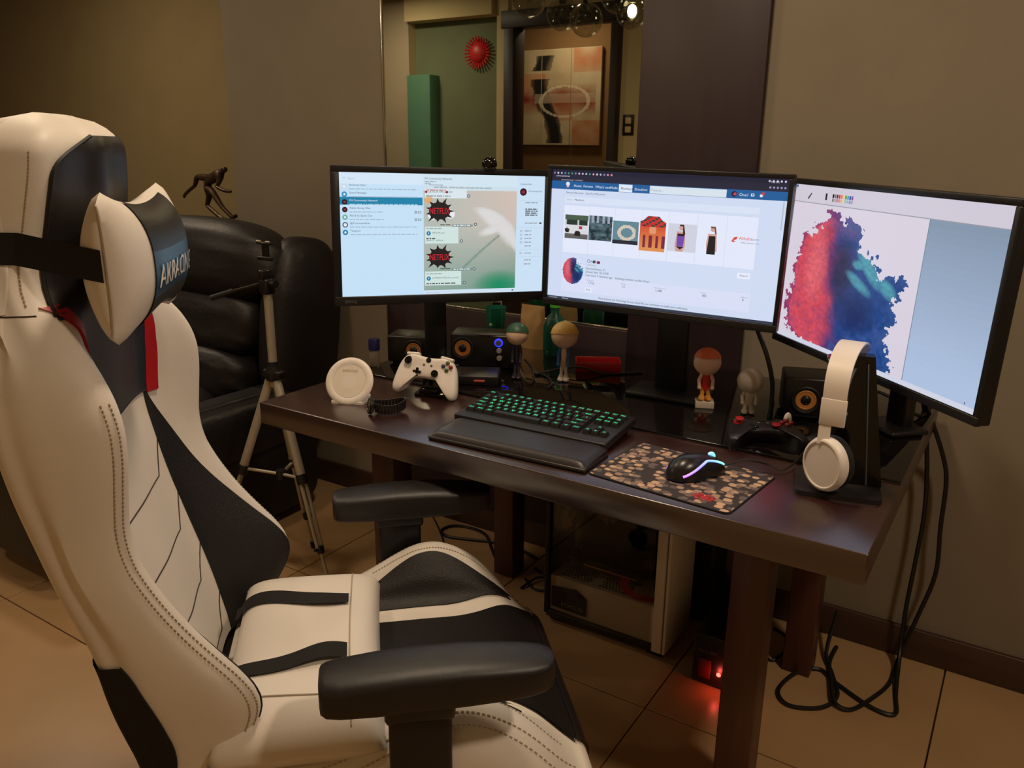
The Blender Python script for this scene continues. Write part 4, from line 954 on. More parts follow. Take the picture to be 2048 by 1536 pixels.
# ---------------------------------------------------------------- wrist watch
wt = thing('wrist_watch', 'dark metal wrist watch with closed link bracelet beside the round charger', 'watch', (.330, .120, ZT), rad(52))
m = MB(); loop = [(.042*cos(a)+.0, .026*sin(a), .020+.004*cos(2*a)) for a in [pi*.86-2*pi*.86*k/26*.98 for k in range(27)]]
for k in range(26):
    a = Vector(loop[k]); b2 = Vector(loop[k+1]); d = b2-a; an = math.atan2(d.y, d.x)
    q = MB(); q.box(tuple((a+b2)/2), (d.length*.86, .0045, .023), bev=.0012, rot=(0, 0, an)); part('bracelet_link', q, metal_dark, wt)
WC = Matrix.Translation((-.043, 0, .023)) @ Matrix.Rotation(rad(-78), 4, 'Y')
m = MB(); m.lathe([(0, -.005), (.019, -.005), (.0215, -.002), (.0215, .004), (.019, .006), (.0175, .006), (.017, .004), (0, .004)], 32, mx=WC); part('watch_case', m, metal_dark, wt)
m = MB(); m.lathe([(.0165, .0045), (0, .0045)], 32, mx=WC); wd = part('dial', m, M('dark_olive_dial', (46, 44, 30), .25), wt)
m = MB()
for k in range(12): a = 2*pi*k/12; m.box((.0135*cos(a), .0135*sin(a), .005), (.004, .0012, .0006), rot=(0, 0, a), mx=WC)
m.box((.004, .002, .0052), (.010, .0014, .0005), rot=(0, 0, .6), mx=WC); m.box((-.002, .003, .0054), (.007, .0014, .0005), rot=(0, 0, 2.2), mx=WC); part('hands', m, M('brass', (190, 160, 90), .3, metal=.9), wd)
m = MB(); m.tube([Vector(WC @ Vector((0, .021, 0))), Vector(WC @ Vector((0, .025, 0)))], .003, 10); part('crown', m, metal_silver, wt)
# ---------------------------------------------------------------- small bottle
bo = thing('small_bottle', 'small clear bottle with dark blue cap behind the round charger', 'bottle', (-.020+.03, .425, ZG), 0)
m = MB(); m.lathe([(0, 0), (.014, 0), (.0155, .003), (.0155, .040), (.012, .047), (.012, .05)], 24); part('body', m, M('milky_plastic', (170, 160, 140), .25, trans=.4), bo)
m = MB(); m.lathe([(.0165, .048), (.0165, .078), (.015, .081), (0, .081)], 24); part('cap', m, M('navy_plastic', (26, 30, 92), .35), bo)
# ---------------------------------------------------------------- speakers
cone_m = M('tan_speaker_cone', (196, 128, 62), .55, noise=.06, nscale=40)
def speaker(label, loc, rz, w, h, d, cones, knobs=()):
    s = thing('desktop_speaker', label, 'speaker', loc, rz, 'black desktop speakers with tan cones')
    m = MB(); m.box((0, d/2, h/2+.004), (w, d, h), bev=.006); part('cabinet', m, plastic_black, s)
    for k in (-1, 1): part('foot', MB().box((k*w*.36, d/2, .003), (.014, d*.7, .006), bev=.001), rubber, s)
    for cx, cz, r in cones:
        T_ = Matrix.Translation((cx, 0, cz)) @ Matrix.Rotation(pi/2, 4, 'X')
        m = MB(); m.lathe([(r*1.42, -.001), (r*1.42, .003), (r*1.30, .005), (r*1.05, .003), (r*1.0, -.001)], 32, mx=T_); part('surround', m, rubber, s)
        m = MB(); m.lathe([(r*1.02, .0022), (r*.92, .0035), (r*.52, -.001)], 32, mx=T_); cn = part('cone', m, cone_m, s)
        m = MB(); m.lathe([(r*.54, -.001), (r*.5, .003), (r*.3, .006), (0, .0075)], 24, mx=T_); part('dust_cap', m, plastic_black, cn)
    for i, (kx, kz, kr) in enumerate(knobs):
        T_ = Matrix.Translation((kx, 0, kz)) @ Matrix.Rotation(pi/2, 4, 'X')
        m = MB(); m.lathe([(kr, 0), (kr, .008), (kr*.85, .010), (0, .010)], 24, mx=T_); kn = part('knob', m, metal_silver if i else plastic_grey, s)
        if i == 0:
            m = MB(); m.lathe([(kr*1.02, .001), (kr*1.45, .001), (kr*1.45, .003), (kr*1.02, .003)], 28, mx=T_); part('light_ring', m, M('blue_led', (10, 20, 120), .3, emit=(36, 44, 250), estr=2.6), kn)
    return s
speaker('black desktop speaker with one tan cone, behind the white controller, left of the monitor column', (.083, .495, ZG), rad(22), .135, .080, .10, [(.015, .043, .0225)])
speaker('black desktop speaker with tan cone, silver knobs and blue light ring, behind the white controller', (.293, .575, ZG), rad(24), .190, .098, .10, [(-.058, .060, .0235)], [(.049, .081, .0085), (.051, .058, .008), (.052, .036, .008)])
speaker('black desktop speaker with tan cone, half hidden behind the white headset', (1.222, .64, ZG), rad(20), .15, .10, .11, [(-.025, .05, .024)])
# ---------------------------------------------------------------- external drive box
hb = thing('external_drive', 'flat black box with small red mark behind the keyboard', 'drive', (.355, .462, ZG), rad(30))
m = MB(); m.box((0, 0, .014), (.125, .10, .028), bev=.004); part('case', m, plastic_black, hb)
m = MB(); m.box((.01, -.0505, .014), (.03, .0015, .006), bev=.0006); part('badge', m, M('red_badge', (190, 80, 70), .5), hb)
# ---------------------------------------------------------------- figurines (plain doll stand-ins)
def capped(c, r, ang, n=20, mm=10, mx=None):
    m = MB(); vs = []; fs = []
    for j in range(mm+1):
        th = ang*j/mm
        for k in range(n): a = 2*pi*k/n; vs.append((c[0]+r*sin(th)*cos(a), c[1]+r*sin(th)*sin(a), c[2]+r*cos(th)))
    for j in range(mm):
        for k in range(n): fs.append((j*n+k, (j+1)*n+k, (j+1)*n+(k+1) % n, j*n+(k+1) % n))
    m.add(vs, fs, 0, None, mx); return m
def doll(label, loc, rz, H, rh, cols, slim=1.0, base=None, brim=False, ztop=0.0):
    """plain little doll: legs, torso, arms, big round head, smooth cap of hair"""
    d = thing('figurine', label, 'figurine', loc, rz, 'little doll figurines on the desk')
    z0 = 0
    if base:
        m = MB(); m.box((0, 0, base[1]/2), (base[0], base[0]*.8, base[1]), bev=.002); part('plinth', m, base[2], d); z0 = base[1]
    hz = H-rh*1.0; leg = (hz-rh*.9-z0)*.42
    for sx in (-1, 1):
        m = MB(); m.tube([(sx*rh*.30*slim, -.004, z0+.006), (sx*rh*.30*slim, 0, z0+.006), (sx*rh*.28*slim, 0, z0+leg*.5), (sx*rh*.2*slim, 0, z0+leg*1.15)], [rh*.26, rh*.25, rh*.19*slim, rh*.24*slim], 10); m.ball((sx*rh*.34*slim, -rh*.18, z0+rh*.16), (rh*.24, rh*.4, rh*.17), 12, 8); part('leg', m, cols['leg'], d, 60)
    zt = z0+leg; zn = hz-rh*.78
    m = MB(); m.lathe([(rh*.05, zt-.004), (rh*.40*slim, zt), (rh*.36*slim, zt+(zn-zt)*.4), (rh*.42*slim, zt+(zn-zt)*.8), (rh*.18, zn+.004), (0, zn+.006)], 18, sy=.75); part('torso', m, cols['body'], d, 60)
    for sx in (-1, 1):
        m = MB(); m.tube([(sx*rh*.36*slim, 0, zn-.004), (sx*rh*.62*slim, -.002, zt+(zn-zt)*.55), (sx*rh*.58*slim, -rh*.25, zt+(zn-zt)*.16)], [rh*.15, rh*.14, rh*.13], 8); m.ball((sx*rh*.58*slim, -rh*.25, zt+(zn-zt)*.14), rh*.16, 10, 8); part('arm', m, cols['arm'], d, 60)
    m = MB(); m.ball((0, 0, hz), (rh, rh*.94, rh*.96), 24, 16); part('head', m, cols['head'], d, 60)
    if cols.get('cap') is not None:
        m = capped((0, rh*.05, hz+rh*.02), rh*1.07, rad(cols.get('ang', 92)-14), mx=Matrix.Translation((0, 0, hz)) @ Matrix.Rotation(rad(cols.get('tip', -14)), 4, 'X') @ Matrix.Translation((0, 0, -hz))); part('cap', m, cols['cap'], d, 60)
    return d
skin_p = M('painted_skin', (240, 202, 172), .45); white_p = M('painted_ivory', (216, 206, 192), .4); suit_p = M('painted_purple_suit', (44, 34, 48), .45, noise=.3, nscale=120)
doll('slim figurine with dark green hair and dark suit, behind the keyboard', (.432, .545, ZG), rad(20), .158, .031, dict(leg=suit_p, body=suit_p, arm=suit_p, head=skin_p, cap=M('painted_green', (52, 92, 70), .45, noise=.1), ang=96), .62)
doll('pale figurine with smooth blonde hair and blue sleeves, behind the keyboard', (.552, .600, ZG), rad(22), .166, .037, dict(leg=white_p, body=skin_p, arm=M('painted_blue', (40, 96, 150), .45), head=skin_p, cap=M('painted_blonde', (232, 186, 96), .45, noise=.08), ang=100), .62)
doll('figurine in red with orange cap on a small white plinth, under the middle monitor', (.962, .595, ZG), rad(24), .150, .034, dict(leg=M('painted_amber', (226, 160, 70), .45), body=M('painted_red', (206, 40, 38), .45), arm=skin_p, head=skin_p, cap=M('painted_orange', (232, 118, 60), .5), ang=84, tip=-6), .8, (.046, .018, white_p))
doll('small all-white figurine with smooth round head, beside the orange-capped one', (1.070, .605, ZG), rad(24), .116, .032, dict(leg=white_p, body=white_p, arm=white_p, head=white_p, cap=None), .85)
# ---------------------------------------------------------------- red tray
tr = thing('red_tray', 'low translucent red plastic tray beside the blonde figurine', 'tray', (.575, .765, ZG), rad(30))
red_t = M('translucent_red_plastic', (176, 34, 40), .25, trans=.25)
for (cx, cy, w, d, h) in ((0, 0, .13, .07, .004), (0, -.034, .13, .003, .03), (0, .034, .13, .003, .03), (-.064, 0, .003, .07, .03), (.064, 0, .003, .07, .03)):
    part('wall' if h > .01 else 'bottom', MB().box((cx, cy, h/2), (w, d, h), bev=.001), red_t, tr)
# ---------------------------------------------------------------- second gamepad, lying flat
G2 = Matrix.Rotation(rad(28), 4, 'Z') @ Matrix.Translation((0, 0, .018)) @ Matrix.Rotation(rad(-80), 4, 'X')
rs = M('red_stick', (150, 20, 26), .35)
gamepad('game_controller', 'black game controller with red thumbsticks lying by the headset stand', (1.158, .432, ZG), G2, plastic_black, rs, [bt(120, 30, 34)]*4)
# ---------------------------------------------------------------- headset on stand
hs = thing('headset_stand', 'tall black headset stand near the right end of the desk', 'stand', (1.352, .262, ZT), rad(14))
m = MB(); m.slab([(x*1.0, y) for x, y in rrect(.155, .135, .014)], 0, .010); part('base', m, plastic_matte, hs)
m = MB(); m.slab([(.012, .005), (.075, .005), (.075, .040), (.012, .040)], .010, .012)
vs = [(.008, .0, .010), (.080, .0, .010), (.080, .045, .010), (.008, .045, .010), (.000, .010, .262), (.040, .010, .262), (.040, .040, .262), (.000, .040, .262)]
m.add(vs, [(0, 3, 2, 1), (4, 5, 6, 7), (0, 1, 5, 4), (1, 2, 6, 5), (2, 3, 7, 6), (3, 0, 4, 7)]); part('upright', m, plastic_gloss, hs, 20)
m = MB(); m.box((-.018, .025, .247), (.05, .05, .014), bev=.005); part('hook', m, plastic_gloss, hs)
m = MB(); m.tube([(.028, -.0005, .25), (.052, -.0005, .012)], .0014, 5); part('edge_line', m, plastic_grey, hs)
hd = thing('headset', 'white over-ear headset hanging on the black stand', 'headset', (1.342, .292, ZT+.266), rad(0))
band = []
for k in range(41):
    a = pi*k/40; band.append((.098*-cos(a)*(1 if True else 0), .060*sin(a)**.75-.0))
m = MB()
def bandfn(a, c, off=0.0):
    t = pi*(-.02+1.04*a); y = -.100*cos(t); z = .0+.085*(abs(sin(t))**.7)*(1 if 0 <= t <= pi else -1)-.072
    wq = .023*(1.0-.10*abs(2*a-1))
    return (wq*(2*c-1), y*(1+off*8), z+off)
m.grid(lambda a, c: bandfn(a, c, .0035), 44, 4); m.grid(lambda a, c: bandfn(a, c, 0), 44, 4)
for c in (0, 1): m.grid(lambda a, q: tuple(Vector(bandfn(a, c, 0))*(1-q)+Vector(bandfn(a, c, .0035))*q), 44, 1)
part('headband', m, plastic_white, hd, 60)
for sg in (-1, 1):
    m = MB()
    def armf(a, c, o=0):
        z = -.118-.040*a; wq = .0105
        return (wq*(2*c-1)-.011, sg*(.1015+.004*a+o), z)
    m.grid(lambda a, c: armf(a, c), 10, 4); m.grid(lambda a, c: armf(a, c, -.005), 10, 4)
    for c in (0, 1): m.grid(lambda a, q: armf(a, c, -.005*q), 10, 1)
    m.box((0, sg*.1005, -.096), (.0455, .006, .052), bev=.002)
    part('yoke', m, plastic_white, hd, 60)
    E_ = Matrix.Translation((0, sg*.092, -.198)) @ Matrix.Rotation(rad(-26 if sg < 0 else 6), 4, 'Z') @ Matrix.Rotation(sg*-pi/2, 4, 'X')
    m = MB(); m.lathe([(.030, -.004), (.045, -.002), (.047, .006), (.044, .016), (.040, .019), (.0385, .0185), (.0375, .0165), (0, .018)], 40, mx=E_, sy=1.14); part('ear_cup', m, plastic_white, hd, 60)
    m = MB(); m.lathe([(.022, -.003), (.042, -.003), (.046, -.010), (.045, -.018), (.036, -.023), (.024, -.020), (.022, -.010)], 36, mx=E_, sy=1.14); part('ear_cushion', m, M('black_velour', (22, 20, 22), .9), hd, 60)
m = MB(); m.grid(lambda a, c: (.018*(2*c-1), -.085*cos(pi*a), .058*sin(pi*a)**.8-.085), 30, 4); part('suspension_strap', m, plastic_grey, hd, 60)
# inline remote
ir = thing('inline_remote', 'small white oval remote on a thin cord, left of the headset', 'remote', (1.192, .500, ZG), rad(20))
m = MB(); m.ball((0, 0, .034), (.0095, .006, .019), 16, 10); part('body', m, plastic_white, ir, 60)
m = MB(); m.box((.0, -.0055, .040), (.002, .003, .005), bev=.0006); part('slider', m, plastic_grey, ir)
m = MB(); m.tube(smooth_path([(0, 0, .017), (.004, -.004, .004), (.02, -.05, .002), (.05, -.11, .002)], 6), .0013, 5); part('cord', m, cable_m, ir)
# webcam on the left monitor
wc = thing('webcam', 'small dark domed webcam on top of the left monitor', 'camera', (.338, .545, 1.340), rad(45))
m = MB(); m.lathe([(.0, .026), (.012, .024), (.019, .016), (.021, .006), (.019, 0), (0, 0)], 24); part('dome', m, plastic_gloss, wc, 60)
m = MB(); m.box((0, 0, -.004), (.03, .03, .008), bev=.002); part('clip', m, plastic_black, wc)
# small things behind the monitors
tm = thing('tumbler', 'green tinted tumbler at the back of the desk under the left monitor', 'tumbler', (.150, .86, ZG))
m = MB(); m.lathe([(0, .001), (.026, 0), (.034, .125), (.032, .125), (.0245, .004), (0, .004)], 28); part('glass', m, M('green_glass', (40, 122, 96), .08, trans=.45), tm, 60)
m = MB(); m.ball((0.0, -.029, .07), (.006, .003, .006), 10, 8); part('emblem', m, M('pale_print', (200, 206, 150), .5), tm)
pb = thing('paper_pouch', 'crumpled beige paper pouch at the back of the desk between two green vessels', 'pouch', (.277, .885, ZG))
m = MB(); m.grid(lambda a, c: ((a-.5)*(.105-.02*c), -.018*sin(pi*a)*(1-c*.8)+.006*(fbm(a*5, c*6, 2)-.5), .14*c+.008*(fbm(a*6, c*3, 8)-.5)*c), 14, 14); m.grid(lambda a, c: ((a-.5)*(.105-.02*c), .02*sin(pi*a)*(1-c*.8), .14*c), 14, 14); part('paper', m, M('kraft_paper', (206, 164, 112), .8, noise=.1), pb, 50)
gb = thing('green_bottle', 'dark green bottle with bright green cap behind the gap between two monitors', 'bottle', (.372, .86, ZG))
m = MB(); m.lathe([(0, 0), (.034, 0), (.036, .006), (.036, .09), (.026, .115), (.014, .13), (.014, .15)], 28); part('body', m, M('dark_green_plastic', (26, 92, 76), .3, trans=.2), gb, 60)
m = MB(); m.lathe([(.016, .148), (.016, .168), (0, .169)], 20); part('cap', m, M('lime_plastic', (90, 210, 60), .4), gb)
# cords on the desk
def cord(label, pts, r, name='cable', grp=None, mat=None, k=6):
    m = MB(); m.tube(smooth_path(pts, k), r, 7); o = solo(name, m, mat or cable_m, label, 'cable', (0, 0, 0), 0, grp); return o
cord('thin dark cord curling behind the two dolls at the back', [(.46, .60, ZG+.004), (.50, .66, ZG+.012), (.56, .69, ZG+.02), (.62, .72, ZG+.003), (.70, .80, ZG+.003)], .003)
cord('dark cord lying in a loose bend between the first two figurines', [(.44, .62, ZG+.003), (.50, .60, ZG+.003), (.545, .545, ZG+.003), (.56, .50, ZG+.003)], .0032)
cord('dark cord bending down beside the slim green-haired figurine', [(.40, .64, ZG+.03), (.45, .60, ZG+.018), (.485, .55, ZG+.004), (.50, .505, ZG+.003)], .0032)
cord('thick black cable curving down from the underside of the middle monitor', [(1.075, .56, 1.02), (1.090, .555, .985), (1.118, .55, .93), (1.136, .55, .87), (1.138, .555, .81), (1.135, .57, .772), (1.12, .62, .770), (1.10, .72, .770)], .0055)
cord('dark cord running along the back right of the desk', [(1.15, .78, ZG+.02), (1.25, .80, ZG+.045), (1.34, .80, ZG+.05), (1.42, .80, ZG+.01), (1.44, .84, ZG+.004)], .004)
# ---------------------------------------------------------------- computer tower under the desk
PX, PY, PL_, PD, PH = .7085, .69, .395, .20, .44
pc = thing('computer_tower', 'white computer tower with smoked glass side, on the floor under the desk', 'computer', (PX, PY, 0))
X0, X1, Y0, Y1 = -PL_/2, PL_/2, -PD/2, PD/2
m = MB(); m.box((0, Y1-.004, .028+PH/2), (PL_, .006, PH), bev=.001); part('back_panel', m, plastic_black, pc)
m = MB(); m.box((X1-.006, .0, .025+PH/2), (.012, PD, PH+.01), bev=.003); part('front_panel', m, steel_white, pc)
m = MB(); m.box((X1-.026, Y0+.008, .025+PH/2), (.030, .016, PH+.01), bev=.003); part('front_pillar', m, steel_white, pc)
m = MB(); m.box((X1-.009, Y0-.0005, .025+PH/2), (.003, .002, PH), bev=.0006); part('pillar_groove', m, plastic_grey, pc)
m = MB(); m.box((0, 0, .028+PH), (PL_, PD, .008), bev=.002); part('top_panel', m, steel_white, pc)
m = MB(); m.box((X0+.007, Y0+.010, .025+PH/2), (.014, .018, PH), bev=.002); part('rear_pillar', m, plastic_black, pc)
m = MB(); m.box((X0+.003, 0, .025+PH/2), (.005, PD-.03, PH), bev=.001); part('rear_panel', m, plastic_black, pc)
m = MB(); m.box((0, Y0+.012, .026), (PL_-.02, .02, .022), bev=.003); m.box((0, 0, .018), (PL_-.01, PD-.01, .006), bev=.002); part('bottom_frame', m, plastic_black, pc)
for sx in (-1, 1):
    for sy in (-1, 1): part('foot', MB().box((sx*.16, sy*.07, .008), (.05, .03, .016), bev=.003), rubber, pc)
SH = .122
m = MB(); m.box((-.012, Y0+.012+.085, .03+SH/2), (PL_-.05, .165, SH), bev=.004); sh = part('power_supply_shroud', m, steel_white, pc)
m = MB()
for k, (cx, n) in enumerate(((-.105, 9), (.02, 9))):
    for i in range(n):
        for j in range(6):
            m.box((cx+(i-n/2)*.0105+(j % 2)*.005, Y0+.035+j*.0125, .03+SH+.0003), (.0062, .0066, .0012))
part('vent_holes', m, plastic_black, sh, kind='stuff')
m = MB(); wpoly = [(X0+.022, .052), (X0+.022, .118), (X0+.105, .128), (X0+.14, .108), (X0+.14, .050)]
m.prism(wpoly, Y0+.0085, Y0+.0125); wn = part('shroud_window', m, plastic_gloss, pc)
vs, fs, w = text_geo('FOCUS', .021); m = MB(); m.add([(X0+.055+x*1.1, Y0+.008, .062+y*.8) for x, y in vs], fs); part('lettering', m, metal_silver, wn, 0)
def fan(cx, cy, cz, r, axis, mat, hub):
    R_ = Matrix.Translation((cx, cy, cz)) @ (Matrix.Rotation(pi/2, 4, 'X') if axis == 'y' else Matrix.Rotation(pi/2, 4, 'Y'))
    m = MB(); m.lathe([(r*1.0, -.010), (r*1.12, -.010), (r*1.12, .010), (r*1.0, .010), (r*1.0, -.010)], 32, mx=R_); fr = part('fan_frame', m, plastic_black, pc)
    m = MB(); m.lathe([(0, .009), (r*.36, .009), (r*.40, .005), (r*.40, -.008)], 24, mx=R_)
    for k in range(7):
        a = 2*pi*k/7; q = Matrix.Rotation(a, 4, 'Z'); m.add([(r*.36, -.012*r/.05, -.006), (r*.96, -.02*r/.05, -.004), (r*.96, .02*r/.05, .006), (r*.36, .010*r/.05, .005)], [(0, 1, 2, 3)], 0, None, R_ @ q)
    rt = part('fan_rotor', m, mat, pc, 30)
    m = MB(); m.lathe([(0, .0105), (r*.2, .0105), (r*.22, .0095)], 20, mx=R_); part('hub_cap', m, hub, rt)
fan_w = M('grey_fan_plastic', (150, 142, 132), .4)
fan(X0+.030, -.02, .335, .055, 'x', fan_w, plastic_black)
fan(-.075, Y1-.035, .33, .042, 'y', fan_w, metal_silver)
m = MB(); m.lathe([(0, .008), (.044, .008), (.05, .002), (.05, -.02)], 32, mx=Matrix.Translation((.055, Y1-.06, .375)) @ Matrix.Rotation(pi/2, 4, 'X')); part('cooler_disc', m, M('dark_red_plastic', (130, 24, 34), .35), pc)
m = MB(); m.box((-.03, Y1-.012, .30), (.27, .006, .24), bev=.001); part('motherboard', m, M('dark_circuit_board', (26, 28, 30), .4, noise=.4, nscale=60), pc)
m = MB(); m.box((.148, Y1-.02, .29), (.06, .012, .15), bev=.002); bp_ = part('drive_bracket', m, fan_w, pc)
m = MB()
for k in range(3): m.box((.132+.016*k, Y1-.027, .31), (.008, .003, .05))
part('slot_cover', m, plastic_black, bp_, kind='stuff')
m = MB(); m.box((-.02, -.005, .205), (.24, .11, .034), bev=.004); gp = part('graphics_card', m, plastic_gloss, pc)
m = MB(); m.box((.0, -.062, .204), (.17, .004, .006), bev=.001); part('copper_strip', m, M('copper', (190, 130, 80), .3, metal=.9), gp)
for k in range(6):
    m = MB(); o = k*.0055; m.tube(smooth_path([(.040+o*.8, -.055, .205), (.044+o*.8, -.074, .188), (.060+o*.7, -.082+o*.3, .168+o*.2), (.098+o*.5, -.080+o*.5, .158+o*.2), (.150, -.066+o*.9, .157)], 5), .0026, 6); part('red_power_cable', m, M('red_sleeve', (170, 26, 30), .6), pc)
m = MB(); m.box((-.012, Y0+.0015, .025+PH/2), (PL_-.07, .003, PH-.02)); part('glass_side', m, glass_tint, pc)
# ---------------------------------------------------------------- backup power box
up = thing('backup_power_unit', 'black backup power box with red panel and glowing red light behind the right front leg', 'power unit', (1.062, .70, 0))
m = MB(); m.box((0, 0, .08), (.125, .29, .15), bev=.006); part('case', m, plastic_black, up)
for sx in (-1, 1): part('foot', MB().box((sx*.045, 0, .003), (.02, .25, .006), bev=.001), rubber, up)
m = MB(); m.box((-.028, -.1455, .052), (.034, .003, .058), bev=.001); part('red_panel', m, M('dark_red_panel', (96, 18, 18), .5), up)
vs, fs, w = text_geo('SECURE', .0145); m = MB(); m.add([(-.050+x*1.05, -.1465, .100+y) for x, y in vs], fs); part('lettering', m, plastic_grey, up, 0)
m = MB(); m.ball((.012, -.146, .047), (.006, .004, .006), 12, 8); part('red_light', m, M('red_led', (255, 40, 30), .3, emit=(255, 50, 40), estr=14.0), up)
ld = bpy.data.lights.new('red_led_light', 'POINT'); ld.energy = .07; ld.color = (1, .10, .06); ld.shadow_soft_size = .006
lo = bpy.data.objects.new('red_led_light', ld); COL.objects.link(lo); lo.location = (1.074, .538, .047)
bb2 = thing('subwoofer_box', 'tall plain black box against the wall behind the white computer tower', 'speaker', (.905, .905, 0))
m = MB(); m.box((0, 0, .19), (.085, .13, .37), bev=.005); part('cabinet', m, plastic_black, bb2)
m = MB(); m.box((0, -.066, .19), (.07, .003, .33), bev=.001); part('grille', m, webbing, bb2)
for sx in (-1, 1): part('foot', MB().box((sx*.028, 0, .003), (.015, .11, .006), bev=.001), rubber, bb2)
# ---------------------------------------------------------------- camera tripod
AX, AY, AZ = -.36, .36, .715
tp = thing('camera_tripod', 'silver camera tripod with black joints standing at the left end of the desk', 'tripod', (AX, AY, 0))
def rel(p): return Vector((p[0]-AX, p[1]-AY, p[2]))
apex = Vector((0, 0, AZ))
m = MB(); m.lathe([(.020, AZ-.040), (.026, AZ-.034), (.026, AZ-.008), (.018, AZ+.004), (.018, AZ+.022)], 20); m.box((0, 0, AZ-.018), (.075, .03, .026), bev=.006); part('collar', m, plastic_black, tp)
m = MB(); m.lathe([(.0135, AZ-.06), (.0135, .955)], 16); part('column', m, metal_silver, tp)
m = MB(); m.box((0, 0, .975), (.034, .04, .05), bev=.008); m.box((0, 0, 1.012), (.02, .05, .03), bev=.005); m.lathe([(.012, -.02), (.012, .02)], 12, mx=Matrix.Translation((.02, 0, .985)) @ Matrix.Rotation(pi/2, 4, 'Y')); part('pan_head', m, plastic_black, tp)
m = MB(); m.box((0, .0, 1.06), (.058, .016, .012), bev=.003); m.box((0, .0, 1.105), (.058, .014, .008), bev=.003); m.box((0, .004, 1.083), (.026, .01, .05), bev=.003); ph = part('phone_clamp', m, plastic_black, tp)
for sx in (-.02, .02): part('clamp_jaw', MB().box((sx, -.004, 1.111), (.014, .010, .006), bev=.002), metal_silver, ph)
m = MB(); m.tube([(-.01, -.005, .985), (-.07, -.05, .965), (-.14, -.10, .938)], [.0045, .0045, .0045], 8); hn = part('pan_handle', m, metal_dark, tp)
m = MB(); m.tube([(-.085, -.06, .960), (-.14, -.10, .938)], [.008, .009], 10); part('grip', m, rubber, hn)
feet = [Vector(rel((-.60, .245, .004))), Vector(rel((-.135, .338, .004))), Vector(rel((-.415, .529, .004)))]
knee = .38
for f in feet:
    d = (f-apex); side = d.cross(Vector((0, 0, 1))).normalized(); top = apex+d.normalized()*.03
    p1 = apex+d*.48; p2 = apex+d*.80; p3 = f
    m = MB(); m.tube([top, p1], .0145, 12); lgo = part('leg', m, metal_silver, tp)
    m = MB(); m.tube([p1-d.normalized()*.01, p1+d.normalized()*.022], .018, 12); part('clamp', m, plastic_black, lgo)
    m = MB()
    for sg in (-1, 1): m.tube([p1+side*sg*.0085, p2+side*sg*.0085], .0062, 8)
    part('lower_tube', m, metal_silver, lgo, kind='stuff')
    m = MB(); m.tube([p2-d.normalized()*.008, p2+d.normalized()*.016], .012, 10); m.tube([p2, p2+side*.022], .006, 8); part('clamp', m, plastic_black, lgo)
    m = MB(); m.tube([p2, p3-d.normalized()*.02], .0055, 8); part('foot_tube', m, metal_silver, lgo)
    m = MB(); m.tube([p3-d.normalized()*.025, p3], [.008, .009], 10); part('rubber_foot', m, rubber, lgo)
    hub = Vector((0, 0, AZ-.36)); m = MB(); m.tube([p1+d.normalized()*.005, hub+(p1-hub)*.12], .0055, 8); part('brace', m, metal_silver, tp)
m = MB(); m.lathe([(.016, AZ-.375), (.016, AZ-.345)], 14); part('brace_hub', m, plastic_black, tp)
# ---------------------------------------------------------------- black leather recliner
rc = thing('recliner', 'worn black leather recliner in the corner left of the desk', 'armchair', (-1.10, .36, 0), rad(0))
def blob(w, d, h, e=4.0, n=30, mm=22, fold=0.0, seed=1):
    m = MB()
    def f(a, c):
        th = 2*pi*a; ph = pi*(c-.5)
        sg = lambda v, p: math.copysign(abs(v)**p, v)
        p = 2/e
        x = sg(cos(ph), p)*sg(cos(th), p); y = sg(cos(ph), p)*sg(sin(th), p); z = sg(sin(ph), p)
        k = 1+fold*(fbm(x*2.2+5, z*4+y*2, seed)-.5)
        return (w/2*x*k, d/2*y*k, h/2*z)
    m.grid(f, n*2, mm*2); return m
def bpart(name, mb, c, rot=(0, 0, 0)):
    T_ = Matrix.Translation(c) @ Euler(rot).to_matrix().to_4x4(); mb.v = [tuple(T_ @ Vector(p)) for p in mb.v]; return part(name, mb, upholstery_black, rc, 70)
bpart('base', blob(.84, .98, .30, 8), (0, -.02, .20))
bpart('seat_cushion', blob(.56, .74, .20, 4, fold=.06), (0, -.16, .42), (rad(4), 0, 0))
bpart('head_cushion', blob(.82, .28, .32, 2.8, fold=.08, seed=3), (.0, .36, .965), (rad(-12), 0, 0))
bpart('back_cushion', blob(.64, .26, .27, 3.4, fold=.12, seed=5), (0, .33, .735), (rad(-12), 0, 0))
bpart('lumbar_pillow', blob(.62, .26, .24, 3.4, fold=.12, seed=7), (0, .27, .54), (rad(-10), 0, 0))
for sg in (1, -1):
    bpart('wing', blob(.17, .34, .66, 3.0, fold=.05, seed=9), (sg*.385, .45, .735), (rad(-8), 0, 0))
    bpart('armrest', blob(.17, .92, .22, 3.6, fold=.05, seed=11), (sg*.40, -.04, .42))
    bpart('side_panel', blob(.10, .94, .50, 8), (sg*.40, -.02, .29))
bpart('back_shell', blob(.74, .14, .92, 6), (0, .49, .55), (rad(-5), 0, 0))
bpart('footrest', blob(.58, .10, .34, 5, fold=.05), (0, -.50, .26))
for sx in (-1, 1):
    for sy in (-1, 1): part('foot', MB().lathe([(.03, 0), (.03, .06)], 14, mx=Matrix.Translation((sx*.34, sy*.38-.02, 0))), rubber, rc)
